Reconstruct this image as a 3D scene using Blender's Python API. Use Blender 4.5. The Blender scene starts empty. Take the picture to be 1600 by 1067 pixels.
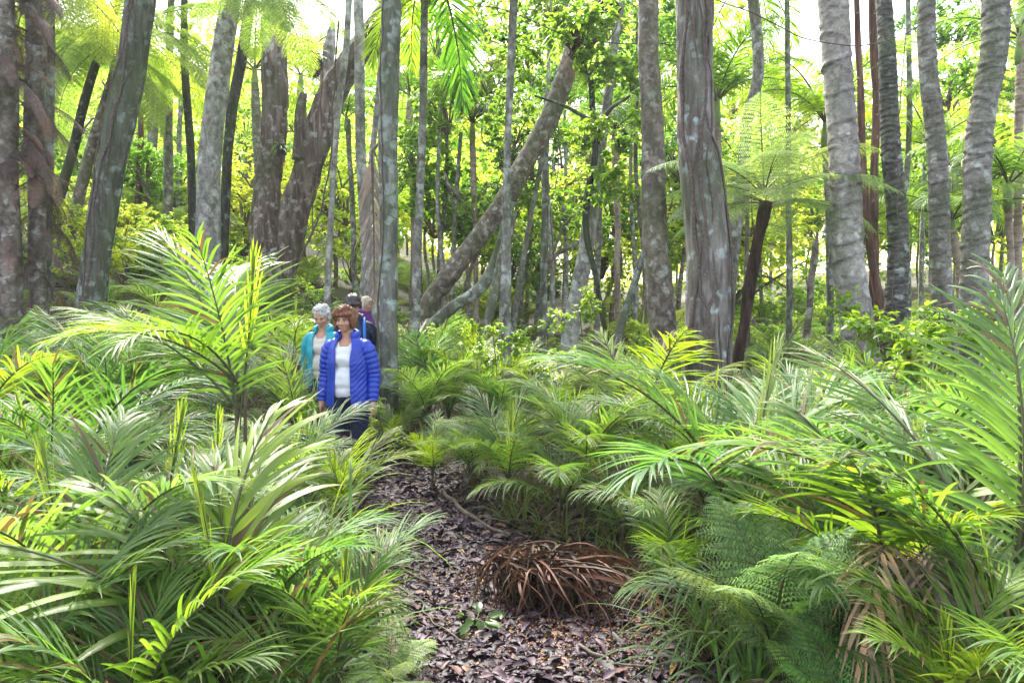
import bpy, math, random
import numpy as np
from mathutils import Vector, Matrix, Euler
R = math.radians
rng = np.random.default_rng(11)
random.seed(11)
S = bpy.context.scene
COL = S.collection

# ------------------------------------------------------------------ camera, sky, sun, exposure
CAM = np.array([0.0, 0.0, 1.55]); PITCH = R(2.0); FPX = 1066.67
cd = bpy.data.cameras.new('camera'); cam = bpy.data.objects.new('camera', cd); COL.objects.link(cam)
cam.location = CAM; cam.rotation_euler = (R(90) - PITCH, 0, 0)
cd.lens = 24; cd.sensor_width = 36; cd.clip_start = 0.05; cd.clip_end = 500
cd.dof.use_dof = False
S.camera = cam
SUN_EL, SUN_AZ = 52, -18          # sun behind the wood, a little to the left of the view
W = bpy.data.worlds.new('World'); S.world = W; W.use_nodes = True
wn = W.node_tree; sky = wn.nodes.new('ShaderNodeTexSky'); sky.sky_type = 'NISHITA'
sky.sun_disc = False; sky.sun_elevation = R(SUN_EL); sky.sun_rotation = R(SUN_AZ)
sky.dust_density = 3.0; sky.air_density = 1.0; sky.ozone_density = 1.0
hs = wn.nodes.new('ShaderNodeHueSaturation'); hs.inputs['Saturation'].default_value = .45; wn.links.new(sky.outputs[0], hs.inputs['Color']); wn.links.new(hs.outputs[0], wn.nodes['Background'].inputs[0]); wn.nodes['Background'].inputs[1].default_value = 0.15
sd = bpy.data.lights.new('sun', 'SUN'); sd.energy = 3.8; sd.angle = R(16); sd.color = (1, 0.95, 0.84)
sun = bpy.data.objects.new('sun', sd); COL.objects.link(sun)
_d = Vector((math.sin(R(SUN_AZ)) * math.cos(R(SUN_EL)), math.cos(R(SUN_AZ)) * math.cos(R(SUN_EL)), math.sin(R(SUN_EL))))
sun.rotation_euler = _d.to_track_quat('Z', 'Y').to_euler(); sun.location = (0, 0, 30)
S.view_settings.view_transform = 'Standard'; S.view_settings.look = 'None'
S.view_settings.exposure = 2.25; S.view_settings.gamma = 1
S.render.engine = 'CYCLES'
S.cycles.max_bounces = 7; S.cycles.diffuse_bounces = 3; S.cycles.glossy_bounces = 2; S.cycles.transmission_bounces = 5
S.cycles.use_denoising = True

# ------------------------------------------------------------------ helpers
def ray(px, py):
    a = PITCH
    return (np.array([0, math.cos(a), -math.sin(a)]) + (px - 800) / FPX * np.array([1.0, 0, 0])
            + (533.5 - py) / FPX * np.array([0, math.sin(a), math.cos(a)]))
def at(px, py, Y):
    d = ray(px, py); return CAM + d * (Y / d[1])
def pix(p):
    v = np.asarray(p, float) - CAM; a = PITCH
    f = v[1] * math.cos(a) - v[2] * math.sin(a); u = v[1] * math.sin(a) + v[2] * math.cos(a)
    return 800 + FPX * v[0] / f, 533.5 - FPX * u / f, f
def sst(a, b, x):
    t = np.clip((np.asarray(x, float) - a) / (b - a), 0, 1); return t * t * (3 - 2 * t)
def _hash(i, j, k):
    n = (i * 374761393 + j * 668265263 + k * 2147483647 ^ 0x5bf03635) & 0xffffffff
    n = ((n ^ (n >> 13)) * 1274126177) & 0xffffffff
    return ((n ^ (n >> 16)) & 0xffff) / 65535.0
def vnoise(x, y, z):
    x, y, z = [np.asarray(q, float) for q in np.broadcast_arrays(x, y, z)]
    i, j, k = [np.floor(q).astype(np.int64) for q in (x, y, z)]
    u, v, w = x - i, y - j, z - k
    u, v, w = u*u*(3-2*u), v*v*(3-2*v), w*w*(3-2*w)
    r = 0
    for a in (0, 1):
        for b in (0, 1):
            for c in (0, 1):
                r = r + _hash(i+a, j+b, k+c) * (u if a else 1-u) * (v if b else 1-v) * (w if c else 1-w)
    return r * 2 - 1
def fbm(x, y, z, o=3):
    r = 0; a = 1.0; f = 1.0
    for _ in range(o):
        r = r + a * vnoise(np.asarray(x)*f, np.asarray(y)*f, np.asarray(z)*f); a *= .5; f *= 2.03
    return r

PATH = np.array([(0.2, -1), (0.18, 2.2), (0.08, 3.2), (-0.28, 4.3), (-.62, 5.0), (-1.0, 5.7), (-1.35, 6.6), (-1.78, 8.0), (-2.1, 9.8), (-3.4, 14)])
PHW = np.array([.76, .7, .64, .52, .43, .4, .37, .32, .3, .3])
def path_off(x, y):                      # sideways distance from the path's centre minus its half width
    c = np.interp(y, PATH[:, 1], PATH[:, 0]); w = np.interp(y, PATH[:, 1], PHW)
    sl = np.gradient(PATH[:, 0], PATH[:, 1]); s = np.interp(y, PATH[:, 1], sl)
    return np.abs(x - c) / np.sqrt(1 + s * s) - w
def hgt(x, y):
    x = np.asarray(x, float); y = np.asarray(y, float)
    h = 0.012 * np.clip(y, -3, 8)
    h = h + 0.125 * np.clip(y - 8.0, 0, 40) * (1 - .25 * sst(0, 8, x))
    L = np.clip(-x - 1.9 + .0 * y, 0, 30)
    h = h + 0.36 * np.clip(L, 0, 9) * sst(2.5, 9, y) * .9 + .04 * L
    h = h + .06 * np.clip(x - 9, 0, 20)
    off = path_off(x, y)
    bump = .05 * vnoise(x*.9, y*.9, 3.3) + .02 * vnoise(x*3.1, y*3.1, 7.7)
    h = h + bump * sst(-.2, .4, off) * 1.4 + .012 * vnoise(x*4, y*4, 1.2)
    h = h + .1 * sst(-.05, .5, off) * sst(60, 8, y)
    return h

MATS = {}
def nodes_of(name):
    m = bpy.data.materials.new(name); m.use_nodes = True; nt = m.node_tree
    MATS[name] = m
    return m, nt, nt.nodes['Principled BSDF'], nt.nodes['Material Output']
def ramp(nt, stops, fac=None):
    r = nt.nodes.new('ShaderNodeValToRGB'); e = r.color_ramp.elements
    while len(e) < len(stops): e.new(0.5)
    for q, (p, c) in zip(e, stops): q.position = p; q.color = (*c, 1)
    if fac is not None: nt.links.new(fac, r.inputs[0])
    return r.outputs[0]
def noise(nt, scale, vec=None, detail=4, rough=.55, dist=0):
    n = nt.nodes.new('ShaderNodeTexNoise'); n.inputs['Scale'].default_value = scale; n.inputs['Detail'].default_value = detail
    n.inputs['Roughness'].default_value = rough; n.inputs['Distortion'].default_value = dist
    if vec is not None: nt.links.new(vec, n.inputs['Vector'])
    return n.outputs['Fac']
def mapping(nt, scale, kind='Object'):
    tc = nt.nodes.new('ShaderNodeTexCoord'); mp = nt.nodes.new('ShaderNodeMapping'); mp.inputs['Scale'].default_value = scale
    nt.links.new(tc.outputs[kind], mp.inputs[0]); return mp.outputs[0]
def mix(nt, fac, a, b, mode='MIX'):
    m = nt.nodes.new('ShaderNodeMix'); m.data_type = 'RGBA'; m.blend_type = mode
    for s, v in ((0, fac), (6, a), (7, b)):
        if hasattr(v, 'is_linked'): nt.links.new(v, m.inputs[s])
        elif s == 0: m.inputs[0].default_value = v
        else: m.inputs[s].default_value = (*v, 1)
    return m.outputs[2]
def math_(nt, op, a, b=0.0):
    m = nt.nodes.new('ShaderNodeMath'); m.operation = op
    for s, v in ((0, a), (1, b)):
        if hasattr(v, 'is_linked'): nt.links.new(v, m.inputs[s])
        else: m.inputs[s].default_value = v
    return m.outputs[0]

def leafmat(name, base, trans, tfac=.42, rough=.36, spec=.5, veins=0, vary=.35, brown=0.0):
    """leaf surface: tinted by the object's own colour, varied leaf by leaf, lets light through"""
    m, nt, b, out = nodes_of(name)
    geo = nt.nodes.new('ShaderNodeNewGeometry'); oi = nt.nodes.new('ShaderNodeObjectInfo')
    rnd = geo.outputs['Random Per Island']
    v1 = ramp(nt, [(0, (1-vary, 1-vary*.8, 1-vary)), (.5, (1, 1, 1)), (1, (1+vary*1.3, 1+vary*.9, 1+vary*.3))], rnd)
    orv = ramp(nt, [(0, (.8, .86, .95)), (.5, (1, 1, 1)), (1, (1.25, 1.12, .85))], oi.outputs['Random'])
    tint = mix(nt, 1, mix(nt, 1, v1, orv, 'MULTIPLY'), oi.outputs['Color'], 'MULTIPLY')
    tcn = noise(nt, 5, mapping(nt, (1, 1, 1)), 2)
    tint = mix(nt, 1, tint, ramp(nt, [(.3, (.82, .85, .8)), (.7, (1.15, 1.12, 1.1))], tcn), 'MULTIPLY')
    cb = mix(nt, 1, tint, base, 'MULTIPLY'); ct = mix(nt, 1, tint, trans, 'MULTIPLY')
    if brown:
        f = ramp(nt, [(1 - brown - .02, (0, 0, 0)), (1 - brown, (1, 1, 1))], rnd)
        cb = mix(nt, f, cb, (.19, .115, .06)); ct = mix(nt, f, ct, (.14, .08, .03))
        uvn = nt.nodes.new('ShaderNodeTexCoord'); sx = nt.nodes.new('ShaderNodeSeparateXYZ'); nt.links.new(uvn.outputs['UV'], sx.inputs[0])
        th_ = math_(nt, 'ADD', sx.outputs['Y'], math_(nt, 'MULTIPLY', rnd, .12)); tip = ramp(nt, [(.955, (0, 0, 0)), (1.0, (.8, .8, .8))], th_)
        spt = ramp(nt, [(.70, (0, 0, 0)), (.74, (.7, .7, .7))], noise(nt, 55, mapping(nt, (1, 1, 1)), 2))
        tip = mix(nt, 1, tip, spt, 'LIGHTEN'); cb = mix(nt, tip, cb, (.22, .14, .07)); ct = mix(nt, tip, ct, (.2, .11, .03))
    nt.links.new(cb, b.inputs['Base Color'])
    b.inputs['Roughness'].default_value = rough; b.inputs['Specular IOR Level'].default_value = spec
    if veins:
        uv = nt.nodes.new('ShaderNodeTexCoord'); wv = nt.nodes.new('ShaderNodeTexWave'); wv.bands_direction = 'X'
        wv.inputs['Scale'].default_value = veins; nt.links.new(uv.outputs['UV'], wv.inputs[0])
        bp = nt.nodes.new('ShaderNodeBump'); bp.inputs['Strength'].default_value = .5; bp.inputs['Distance'].default_value = .002
        nt.links.new(wv.outputs['Fac'], bp.inputs['Height']); nt.links.new(bp.outputs[0], b.inputs['Normal'])
    t = nt.nodes.new('ShaderNodeBsdfTranslucent'); nt.links.new(ct, t.inputs[0])
    mx = nt.nodes.new('ShaderNodeMixShader'); mx.inputs[0].default_value = tfac
    nt.links.new(b.outputs[0], mx.inputs[1]); nt.links.new(t.outputs[0], mx.inputs[2]); nt.links.new(mx.outputs[0], out.inputs[0])
    return m

LM_FROND = leafmat('palm_leaf', (.105, .185, .055), (.27, .45, .05), .4, .36, 1.0, 3, brown=.03)
LM_FERN = leafmat('fern_leaf', (.18, .27, .11), (.32, .44, .12), .42, .5, .35)
LM_BROAD = leafmat('broad_leaf', (.1, .18, .05), (.28, .46, .06), .45, .3, .5)
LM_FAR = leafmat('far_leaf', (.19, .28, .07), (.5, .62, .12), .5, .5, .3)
LM_SEDGE = leafmat('sedge_leaf', (.12, .18, .05), (.28, .36, .06), .35, .5, .35, brown=.3)
LM_DEAD = leafmat('dead_frond', (.27, .21, .18), (.18, .13, .1), .15, .6, .3, 3, vary=.45)
LM_SKIRT = leafmat('dead_fern', (.17, .125, .115), (.13, .09, .07), .12, .7, .2, vary=.4)

def barkmat(name, c1, c2, lichen=(.42, .45, .42), lamt=.3, moss=.25, fissure=14, stretch=.22, bump=.6, lscale=7, rings=False, red=None):
    m, nt, b, out = nodes_of(name)
    v = mapping(nt, (1, 1, stretch)); vo = mapping(nt, (1, 1, 1))
    n1 = noise(nt, fissure, v, 6, .65, .6)
    col = ramp(nt, [(.32, tuple(q*.45 for q in c1)), (.45, c1), (.62, c2), (.8, tuple(min(1, q*1.25) for q in c2))], n1)
    big = noise(nt, 2.2, vo, 3)
    col = mix(nt, ramp(nt, [(.35, (0, 0, 0)), (.7, (.55, .55, .55))], big), col, tuple((a+q)*.38 for a, q in zip(c1, c2)))
    # lichen patches
    vor = nt.nodes.new('ShaderNodeTexVoronoi'); vor.inputs['Scale'].default_value = lscale; vor.inputs['Randomness'].default_value = 1
    wob = nt.nodes.new('ShaderNodeVectorMath'); wob.operation = 'ADD'
    nz = nt.nodes.new('ShaderNodeTexNoise'); nz.inputs['Scale'].default_value = 9; nz.inputs['Detail'].default_value = 4
    nt.links.new(vo, nz.inputs[0]); sc = nt.nodes.new('ShaderNodeVectorMath'); sc.operation = 'SCALE'; sc.inputs[3].default_value = .22
    nt.links.new(nz.outputs['Color'], sc.inputs[0]); nt.links.new(vo, wob.inputs[0]); nt.links.new(sc.outputs[0], wob.inputs[1])
    nt.links.new(wob.outputs[0], vor.inputs['Vector'])
    lm = ramp(nt, [(lamt * .55, (1, 1, 1)), (lamt, (0, 0, 0))], vor.outputs['Distance'])
    lm = mix(nt, 1, lm, ramp(nt, [(.36, (0, 0, 0)), (.46, (1, 1, 1))], noise(nt, 3.3, vo, 2)), 'MULTIPLY')
    fine = ramp(nt, [(.35, (.25, .25, .25)), (.6, (1, 1, 1))], noise(nt, 40, vo, 3))
    lm = mix(nt, 1, lm, fine, 'MULTIPLY')
    col = mix(nt, lm, col, lichen)
    sp = ramp(nt, [(.66, (0, 0, 0)), (.72, (.7, .7, .7))], noise(nt, 21, vo, 4, .7))
    strk = ramp(nt, [(.3, (.42, .4, .38)), (.5, (.95, .95, .95)), (.7, (1.3, 1.28, 1.25))], noise(nt, 2.8, mapping(nt, (1, 1, .35)), 5, .65, .8))
    col = mix(nt, 1, col, strk, 'MULTIPLY')
    col = mix(nt, sp, col, tuple(q*.9 for q in lichen))
    # moss
    mm = ramp(nt, [(.62 - moss * .4, (0, 0, 0)), (.75 - moss * .25, (.85, .85, .85))], noise(nt, 1.7, mapping(nt, (1, 1, .5)), 5, .6))
    mm = mix(nt, 1, mm, fine, 'MULTIPLY')
    col = mix(nt, mm, col, (.07, .105, .03))
    if rings:
        at_ = nt.nodes.new('ShaderNodeAttribute'); at_.attribute_name = 'scar'
        col = mix(nt, math_(nt, 'MULTIPLY', at_.outputs['Fac'], .75), col, tuple(q*.28 for q in c1))
    nt.links.new(col, b.inputs['Base Color']); b.inputs['Roughness'].default_value = .85; b.inputs['Specular IOR Level'].default_value = .25
    bp = nt.nodes.new('ShaderNodeBump'); bp.inputs['Strength'].default_value = bump; bp.inputs['Distance'].default_value = .03
    hsum = math_(nt, 'ADD', n1, math_(nt, 'MULTIPLY', noise(nt, 60, vo, 3), .35))
    nt.links.new(hsum, bp.inputs['Height']); nt.links.new(bp.outputs[0], b.inputs['Normal'])
    return m
BK = {
 'vgrey': barkmat('bark_vine_grey', (.12, .1, .09), (.28, .26, .25), lichen=(.4, .47, .48), lamt=.4, moss=.42, fissure=13, stretch=.16, bump=1.0),
 'palegrey': barkmat('bark_pale_grey', (.2, .19, .18), (.38, .365, .35), lichen=(.55, .56, .55), lamt=.6, moss=.22, fissure=16, stretch=.6, bump=.3),
 'greygreen': barkmat('bark_grey_green', (.12, .12, .105), (.27, .27, .245), lichen=(.45, .52, .5), lamt=.5, moss=.5, fissure=13, stretch=.25),
 'dark': barkmat('bark_dark_lichened', (.07, .068, .06), (.18, .18, .165), lichen=(.33, .39, .37), lamt=.42, moss=.5, fissure=15, stretch=.16, bump=.9),
 'rough': barkmat('bark_rough_brown', (.11, .075, .065), (.3, .25, .23), lichen=(.46, .46, .44), lamt=.42, moss=.35, fissure=11, stretch=.13, bump=1.2),
 'brown': barkmat('bark_brown', (.12, .095, .08), (.29, .25, .22), lichen=(.45, .46, .43), lamt=.4, moss=.4, fissure=12, stretch=.9, bump=.6),
 'thin': barkmat('bark_thin', (.13, .125, .11), (.3, .29, .265), lichen=(.5, .53, .5), lamt=.5, moss=.4, fissure=18, stretch=.5, bump=.4),
 'blackish': barkmat('bark_blackish', (.025, .027, .025), (.085, .09, .08), lichen=(.25, .3, .27), lamt=.28, moss=.42, fissure=18, stretch=.3, bump=.7),
 'fern': barkmat('fern_trunk_bark', (.035, .022, .018), (.11, .065, .05), lamt=.1, moss=.2, fissure=24, stretch=.12, bump=1.3),
 'red': barkmat('bark_red_brown', (.09, .045, .035), (.22, .13, .1), lamt=.2, moss=.15, fissure=16, stretch=.1, bump=1.0),
 'ring_pale': barkmat('bark_ringed_pale', (.24, .22, .205), (.4, .375, .35), lichen=(.5, .5, .48), lamt=.4, moss=.28, fissure=14, stretch=1.4, bump=.35, rings=True),
 'ring_mid': barkmat('bark_ringed_mid', (.18, .17, .155), (.33, .31, .29), lichen=(.5, .52, .5), lamt=.4, moss=.42, fissure=15, stretch=1.6, bump=.4, rings=True),
 'ring_dark': barkmat('bark_ringed_dark', (.06, .06, .055), (.2, .2, .185), lichen=(.4, .42, .4), lamt=.35, moss=.4, fissure=15, stretch=2.2, bump=.5, rings=True),
 'pink': barkmat('bark_ringed_pinkish', (.34, .26, .22), (.5, .4, .35), lamt=.25, moss=.15, fissure=15, stretch=1.6, bump=.3, rings=True),
}

def plain(name, col, rough=.6, spec=.4, nscale=20, amt=.3, bump=.2, metal=0, dist=.01, sheen=0):
    m, nt, b, out = nodes_of(name)
    n = noise(nt, nscale, mapping(nt, (1, 1, 1)), 4)
    nt.links.new(ramp(nt, [(.3, tuple(q*(1-amt) for q in col)), (.7, tuple(min(1, q*(1+amt)) for q in col))], n), b.inputs['Base Color'])
    b.inputs['Roughness'].default_value = rough; b.inputs['Specular IOR Level'].default_value = spec; b.inputs['Metallic'].default_value = metal
    if sheen: b.inputs['Sheen Weight'].default_value = sheen
    if bump:
        bp = nt.nodes.new('ShaderNodeBump'); bp.inputs['Strength'].default_value = bump; bp.inputs['Distance'].default_value = dist
        nt.links.new(n, bp.inputs['Height']); nt.links.new(bp.outputs[0], b.inputs['Normal'])
    return m
M_STEM = plain('frond_stem', (.07, .075, .035), .5)
M_TWIG = plain('twig', (.12, .095, .075), .8, nscale=30, amt=.5, bump=.6)
M_ROOT = plain('root_mass', (.045, .03, .025), .9, nscale=18, amt=.6, bump=1, dist=.04)

def mesh_np(name, V, quads=None, tris=None, mats=(), smooth=False, uv=None, mi=None, attr=None):
    V = np.asarray(V, np.float32).reshape(-1, 3)
    q = np.asarray(quads if quads is not None else np.zeros((0, 4)), np.int32).reshape(-1, 4)
    t = np.asarray(tris if tris is not None else np.zeros((0, 3)), np.int32).reshape(-1, 3)
    me = bpy.data.meshes.new(name); me.vertices.add(len(V)); me.vertices.foreach_set('co', V.ravel())
    li = np.concatenate([q.ravel(), t.ravel()]); me.loops.add(len(li)); me.loops.foreach_set('vertex_index', li)
    n = len(q) + len(t); me.polygons.add(n)
    st = np.concatenate([np.arange(len(q))*4, len(q)*4 + np.arange(len(t))*3]).astype(np.int32)
    me.polygons.foreach_set('loop_start', st)
    if smooth: me.polygons.foreach_set('use_smooth', np.ones(n, bool))
    for m in mats: me.materials.append(m)
    if mi is not None: me.polygons.foreach_set('material_index', np.asarray(mi, np.int32))
    if uv is not None:
        l = me.uv_layers.new(name='UVMap'); l.data.foreach_set('uv', np.asarray(uv, np.float32)[li].ravel())
    if attr is not None:
        for k, v in attr.items():
            a = me.attributes.new(k, 'FLOAT', 'POINT'); a.data.foreach_set('value', np.asarray(v, np.float32))
    me.update(calc_edges=True); me.validate()
    return me
class Geo:
    def __init__(s): s.V = []; s.Q = []; s.T = []; s.UV = []; s.MQ = []; s.MT = []; s.n = 0
    def add(s, V, Q=None, T=None, UV=None, m=0):
        V = np.asarray(V, float).reshape(-1, 3); s.V.append(V)
        if Q is not None and len(Q): s.Q.append(np.asarray(Q) + s.n); s.MQ.append(np.full(len(Q), m))
        if T is not None and len(T): s.T.append(np.asarray(T) + s.n); s.MT.append(np.full(len(T), m))
        s.UV.append(np.zeros((len(V), 2)) if UV is None else UV); s.n += len(V)
    def mesh(s, name, mats, smooth=False):
        Q = np.concatenate(s.Q) if s.Q else None; T = np.concatenate(s.T) if s.T else None
        mi = np.concatenate((s.MQ or []) + (s.MT or []))
        return mesh_np(name, np.concatenate(s.V), Q, T, mats, smooth, np.concatenate(s.UV), mi)
def unit(v):
    v = np.asarray(v, float); return v / np.maximum(np.linalg.norm(v, axis=-1, keepdims=True), 1e-9)
def frames(P):
    T = unit(np.gradient(P, axis=0)); up = np.tile([0.03, 1.0, 0.02], (len(P), 1)) if abs(T[:, 2]).mean() > .7 else np.tile([0., 0, 1], (len(P), 1))
    A = unit(np.cross(up, T)); B = np.cross(T, A); return T, A, B
def tube(P, r, k=8, disp=None, cap=True):
    P = np.asarray(P, float); n = len(P); r = np.broadcast_to(r, (n,)) if np.ndim(r) < 2 else r
    T, A, B = frames(P); th = np.linspace(0, 2*np.pi, k, endpoint=False)
    rr = np.tile(np.asarray(r)[:, None], (1, k)) if np.ndim(r) < 2 else r
    if disp is not None: rr = rr + disp
    V = P[:, None] + rr[..., None] * (A[:, None]*np.cos(th)[None, :, None] + B[:, None]*np.sin(th)[None, :, None])
    i = np.arange(n-1)[:, None]*k; j = np.arange(k)[None]; j2 = (j+1) % k
    Q = np.stack([i+j, i+j2, i+k+j2, i+k+j], -1).reshape(-1, 4)
    V = V.reshape(-1, 3); T_ = None
    if cap:
        V = np.concatenate([V, P[:1], P[-1:]]); a = n*k; jj = np.arange(k)
        T_ = np.concatenate([np.stack([np.full(k, a), (jj+1) % k, jj], -1), np.stack([np.full(k, a+1), (n-1)*k+jj, (n-1)*k+(jj+1) % k], -1)])
    return V, Q, T_
def spline(P, n):
    P = np.asarray(P, float); m = len(P); t = np.concatenate([[0], np.cumsum(np.linalg.norm(np.diff(P[:, :3], axis=0), axis=1))])
    tt = np.linspace(0, t[-1], n); D = np.gradient(P, t, axis=0) if m > 2 else np.tile((P[1]-P[0])/t[-1], (2, 1))
    k = np.clip(np.searchsorted(t, tt, side='right') - 1, 0, m-2); h = (t[k+1]-t[k]); s = ((tt-t[k])/h)[:, None]; h = h[:, None]
    return (2*s**3-3*s**2+1)*P[k] + (s**3-2*s**2+s)*h*D[k] + (-2*s**3+3*s**2)*P[k+1] + (s**3-s**2)*h*D[k+1]

# ------------------------------------------------------------------ tagging
def tag(o, label=None, cat=None, group=None, kind=None):
    if label: o['label'] = label
    if cat: o['category'] = cat
    if group: o['group'] = group
    if kind: o['kind'] = kind
    return o
def obj(name, me, parent=None, loc=None, rot=None, sc=None):
    o = bpy.data.objects.new(name, me); COL.objects.link(o)
    if parent is not None: o.parent = parent
    if loc is not None: o.location = loc
    if rot is not None: o.rotation_euler = rot
    if sc is not None: o.scale = sc if np.ndim(sc) else (sc,)*3
    return o
def empty(name, loc, rz=0, sc=1):
    o = bpy.data.objects.new(name, None); COL.objects.link(o); o.location = loc; o.rotation_euler = (0, 0, rz); o.scale = (sc,)*3
    o.empty_display_size = .1; return o

# ------------------------------------------------------------------ leaves
def leaf_cloud(g, P, D, N, L, Wd, fold=.25, m=0, full=False):
    """one folded leaf per row: base P, axis D, normal N, length L, width Wd"""
    D = unit(D); A = unit(np.cross(D, N)); N = np.cross(A, D); L = np.asarray(L)[:, None]; Wd = np.asarray(Wd)[:, None]
    n = len(P)
    if not full:
        mid = P + D*L*.45
        V = np.stack([P, mid + A*Wd/2 + N*Wd*fold, P + D*L - N*L*.12, mid - A*Wd/2 + N*Wd*fold], 1)
        b = np.arange(n)[:, None]*4
        T = np.concatenate([b + [0, 1, 2], b + [0, 2, 3]])
        g.add(V, None, T, np.tile([[.5, 0], [1, .5], [.5, 1], [0, .5]], (n, 1)), m)
    else:
        ts = [.28, .6]; ws = [.46, .44]; rows = []
        for t, w in zip(ts, ws):
            c = P + D*L*t - N*L*.18*t*t
            rows += [c + A*Wd*w + N*Wd*fold*w*1.5, c, c - A*Wd*w + N*Wd*fold*w*1.5]
        V = np.stack([P] + rows + [P + D*L - N*L*.22], 1)
        b = np.arange(n)[:, None]*8
        Q = np.concatenate([b + [1, 4, 5, 2], b + [2, 5, 6, 3]]); T = np.concatenate([b + [0, 1, 2], b + [0, 2, 3], b + [4, 7, 5], b + [5, 7, 6]])
        uv = [[.5, 0], [1, .3], [.5, .3], [0, .3], [1, .6], [.5, .6], [0, .6], [.5, 1]]
        g.add(V, Q, T, np.tile(uv, (n, 1)), m)
def ribbons(g, C, Wv, Nv, prof, fold=.22, m=0):
    """C (n,m,3) centre curves, Wv (n,m,3) half width directions already scaled, prof (m,)"""
    n, k, _ = C.shape
    Wv = Wv * prof[None, :, None]; wl = np.linalg.norm(Wv, axis=-1, keepdims=True)
    V = np.stack([C + Wv + Nv*wl*fold*2, C, C - Wv + Nv*wl*fold*2], 2).reshape(-1, 3)
    b = (np.arange(n)*k*3)[:, None, None] + (np.arange(k-1)*3)[None, :, None]
    Q = np.concatenate([b + [0, 3, 4, 1], b + [1, 4, 5, 2]], 1).reshape(-1, 4)
    u = np.stack([np.zeros(k), np.full(k, .5), np.ones(k)], 1); v = np.repeat(np.linspace(0, 1, k)[:, None], 3, 1)
    g.add(V, Q, None, np.tile(np.stack([u, v], -1).reshape(-1, 2), (n, 1)), m)
def rachis(L, e0, e1, n=28, side=0.0, p=1.2):
    t = np.linspace(0, 1, n); e = e0 + (e1-e0)*t**p; ds = L/(n-1)
    x = np.concatenate([[0], np.cumsum(np.cos(e[:-1])*ds)]); z = np.concatenate([[0], np.cumsum(np.sin(e[:-1])*ds)])
    y = side*t*t*L
    return t, np.stack([x, y, z], 1)
def frond(name, L, n, ll, lw, e0, e1, a0=62, a1=22, droop=.35, lift=.25, bare=.16, seed=0, nseg=6, mats=None, jit=6, side=0., taper=.55, rr=.009):
    r = np.random.default_rng(seed); g = Geo()
    t, P = rachis(L, e0, e1, side=side); T, A, B = frames(P)
    Vt, Qt, Tt = tube(P, rr*(1.05-t*.85), 5); g.add(Vt, Qt, Tt, m=1)
    for s in (-1, 1):
        ti = bare + (1-bare)*((np.arange(n) + r.uniform(-.25, .25, n) + .5)/n); ti = np.clip(ti, 0, .995)
        u = (ti-bare)/(1-bare)
        base = np.stack([np.interp(ti, t, P[:, c]) for c in range(3)], 1); Tg = unit(np.stack([np.interp(ti, t, T[:, c]) for c in range(3)], 1))
        Y = np.tile([0., 1, 0], (n, 1)); N = unit(np.cross(Tg, Y)) * -1
        N = np.where(N[:, 2:3] < 0, -N, N) if e0 < 1.4 else N
        a = np.radians(a0 + (a1-a0)*u + r.normal(0, jit, n))[:, None]
        lf = lift + r.normal(0, .1, n)[:, None]
        d = unit(np.cos(a)*Tg + np.sin(a)*s*Y + np.sin(a)*lf*N)
        l = ll*(.62 + .38*np.sin(np.pi*np.clip(u*.9+.12, 0, 1)))*(1-(1-taper)*u**3)*r.uniform(.88, 1.08, n)
        k = nseg+1; uu = np.linspace(0, 1, k)
        dr = droop*r.uniform(.6, 1.5, n)
        C = base[:, None] + d[:, None]*l[:, None, None]*uu[None, :, None] + np.array([0, 0, -1.])[None, None]*(dr*l)[:, None, None]*(uu**2.2)[None, :, None]
        C = C + Tg[:, None]*(l*r.uniform(-.05, .12, n))[:, None, None]*(uu**2)[None, :, None]
        D = unit(np.gradient(C, axis=1)); nn = unit(np.cross(D, np.cross(N, d)[:, None])) 
        wdir = unit(np.cross(D, N[:, None] + .15*r.normal(0, 1, (n, 1, 3))))
        prof = np.minimum(1, .3 + uu*5)*(1-uu**2.6)**.9; prof[-1] = .03
        ribbons(g, C, wdir*(lw*r.uniform(.8, 1.15, n)/2*(.7+.3*(1-u)))[:, None, None], np.cross(wdir, D), prof)
    return g.mesh(name, mats or [LM_FROND, M_STEM])
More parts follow.
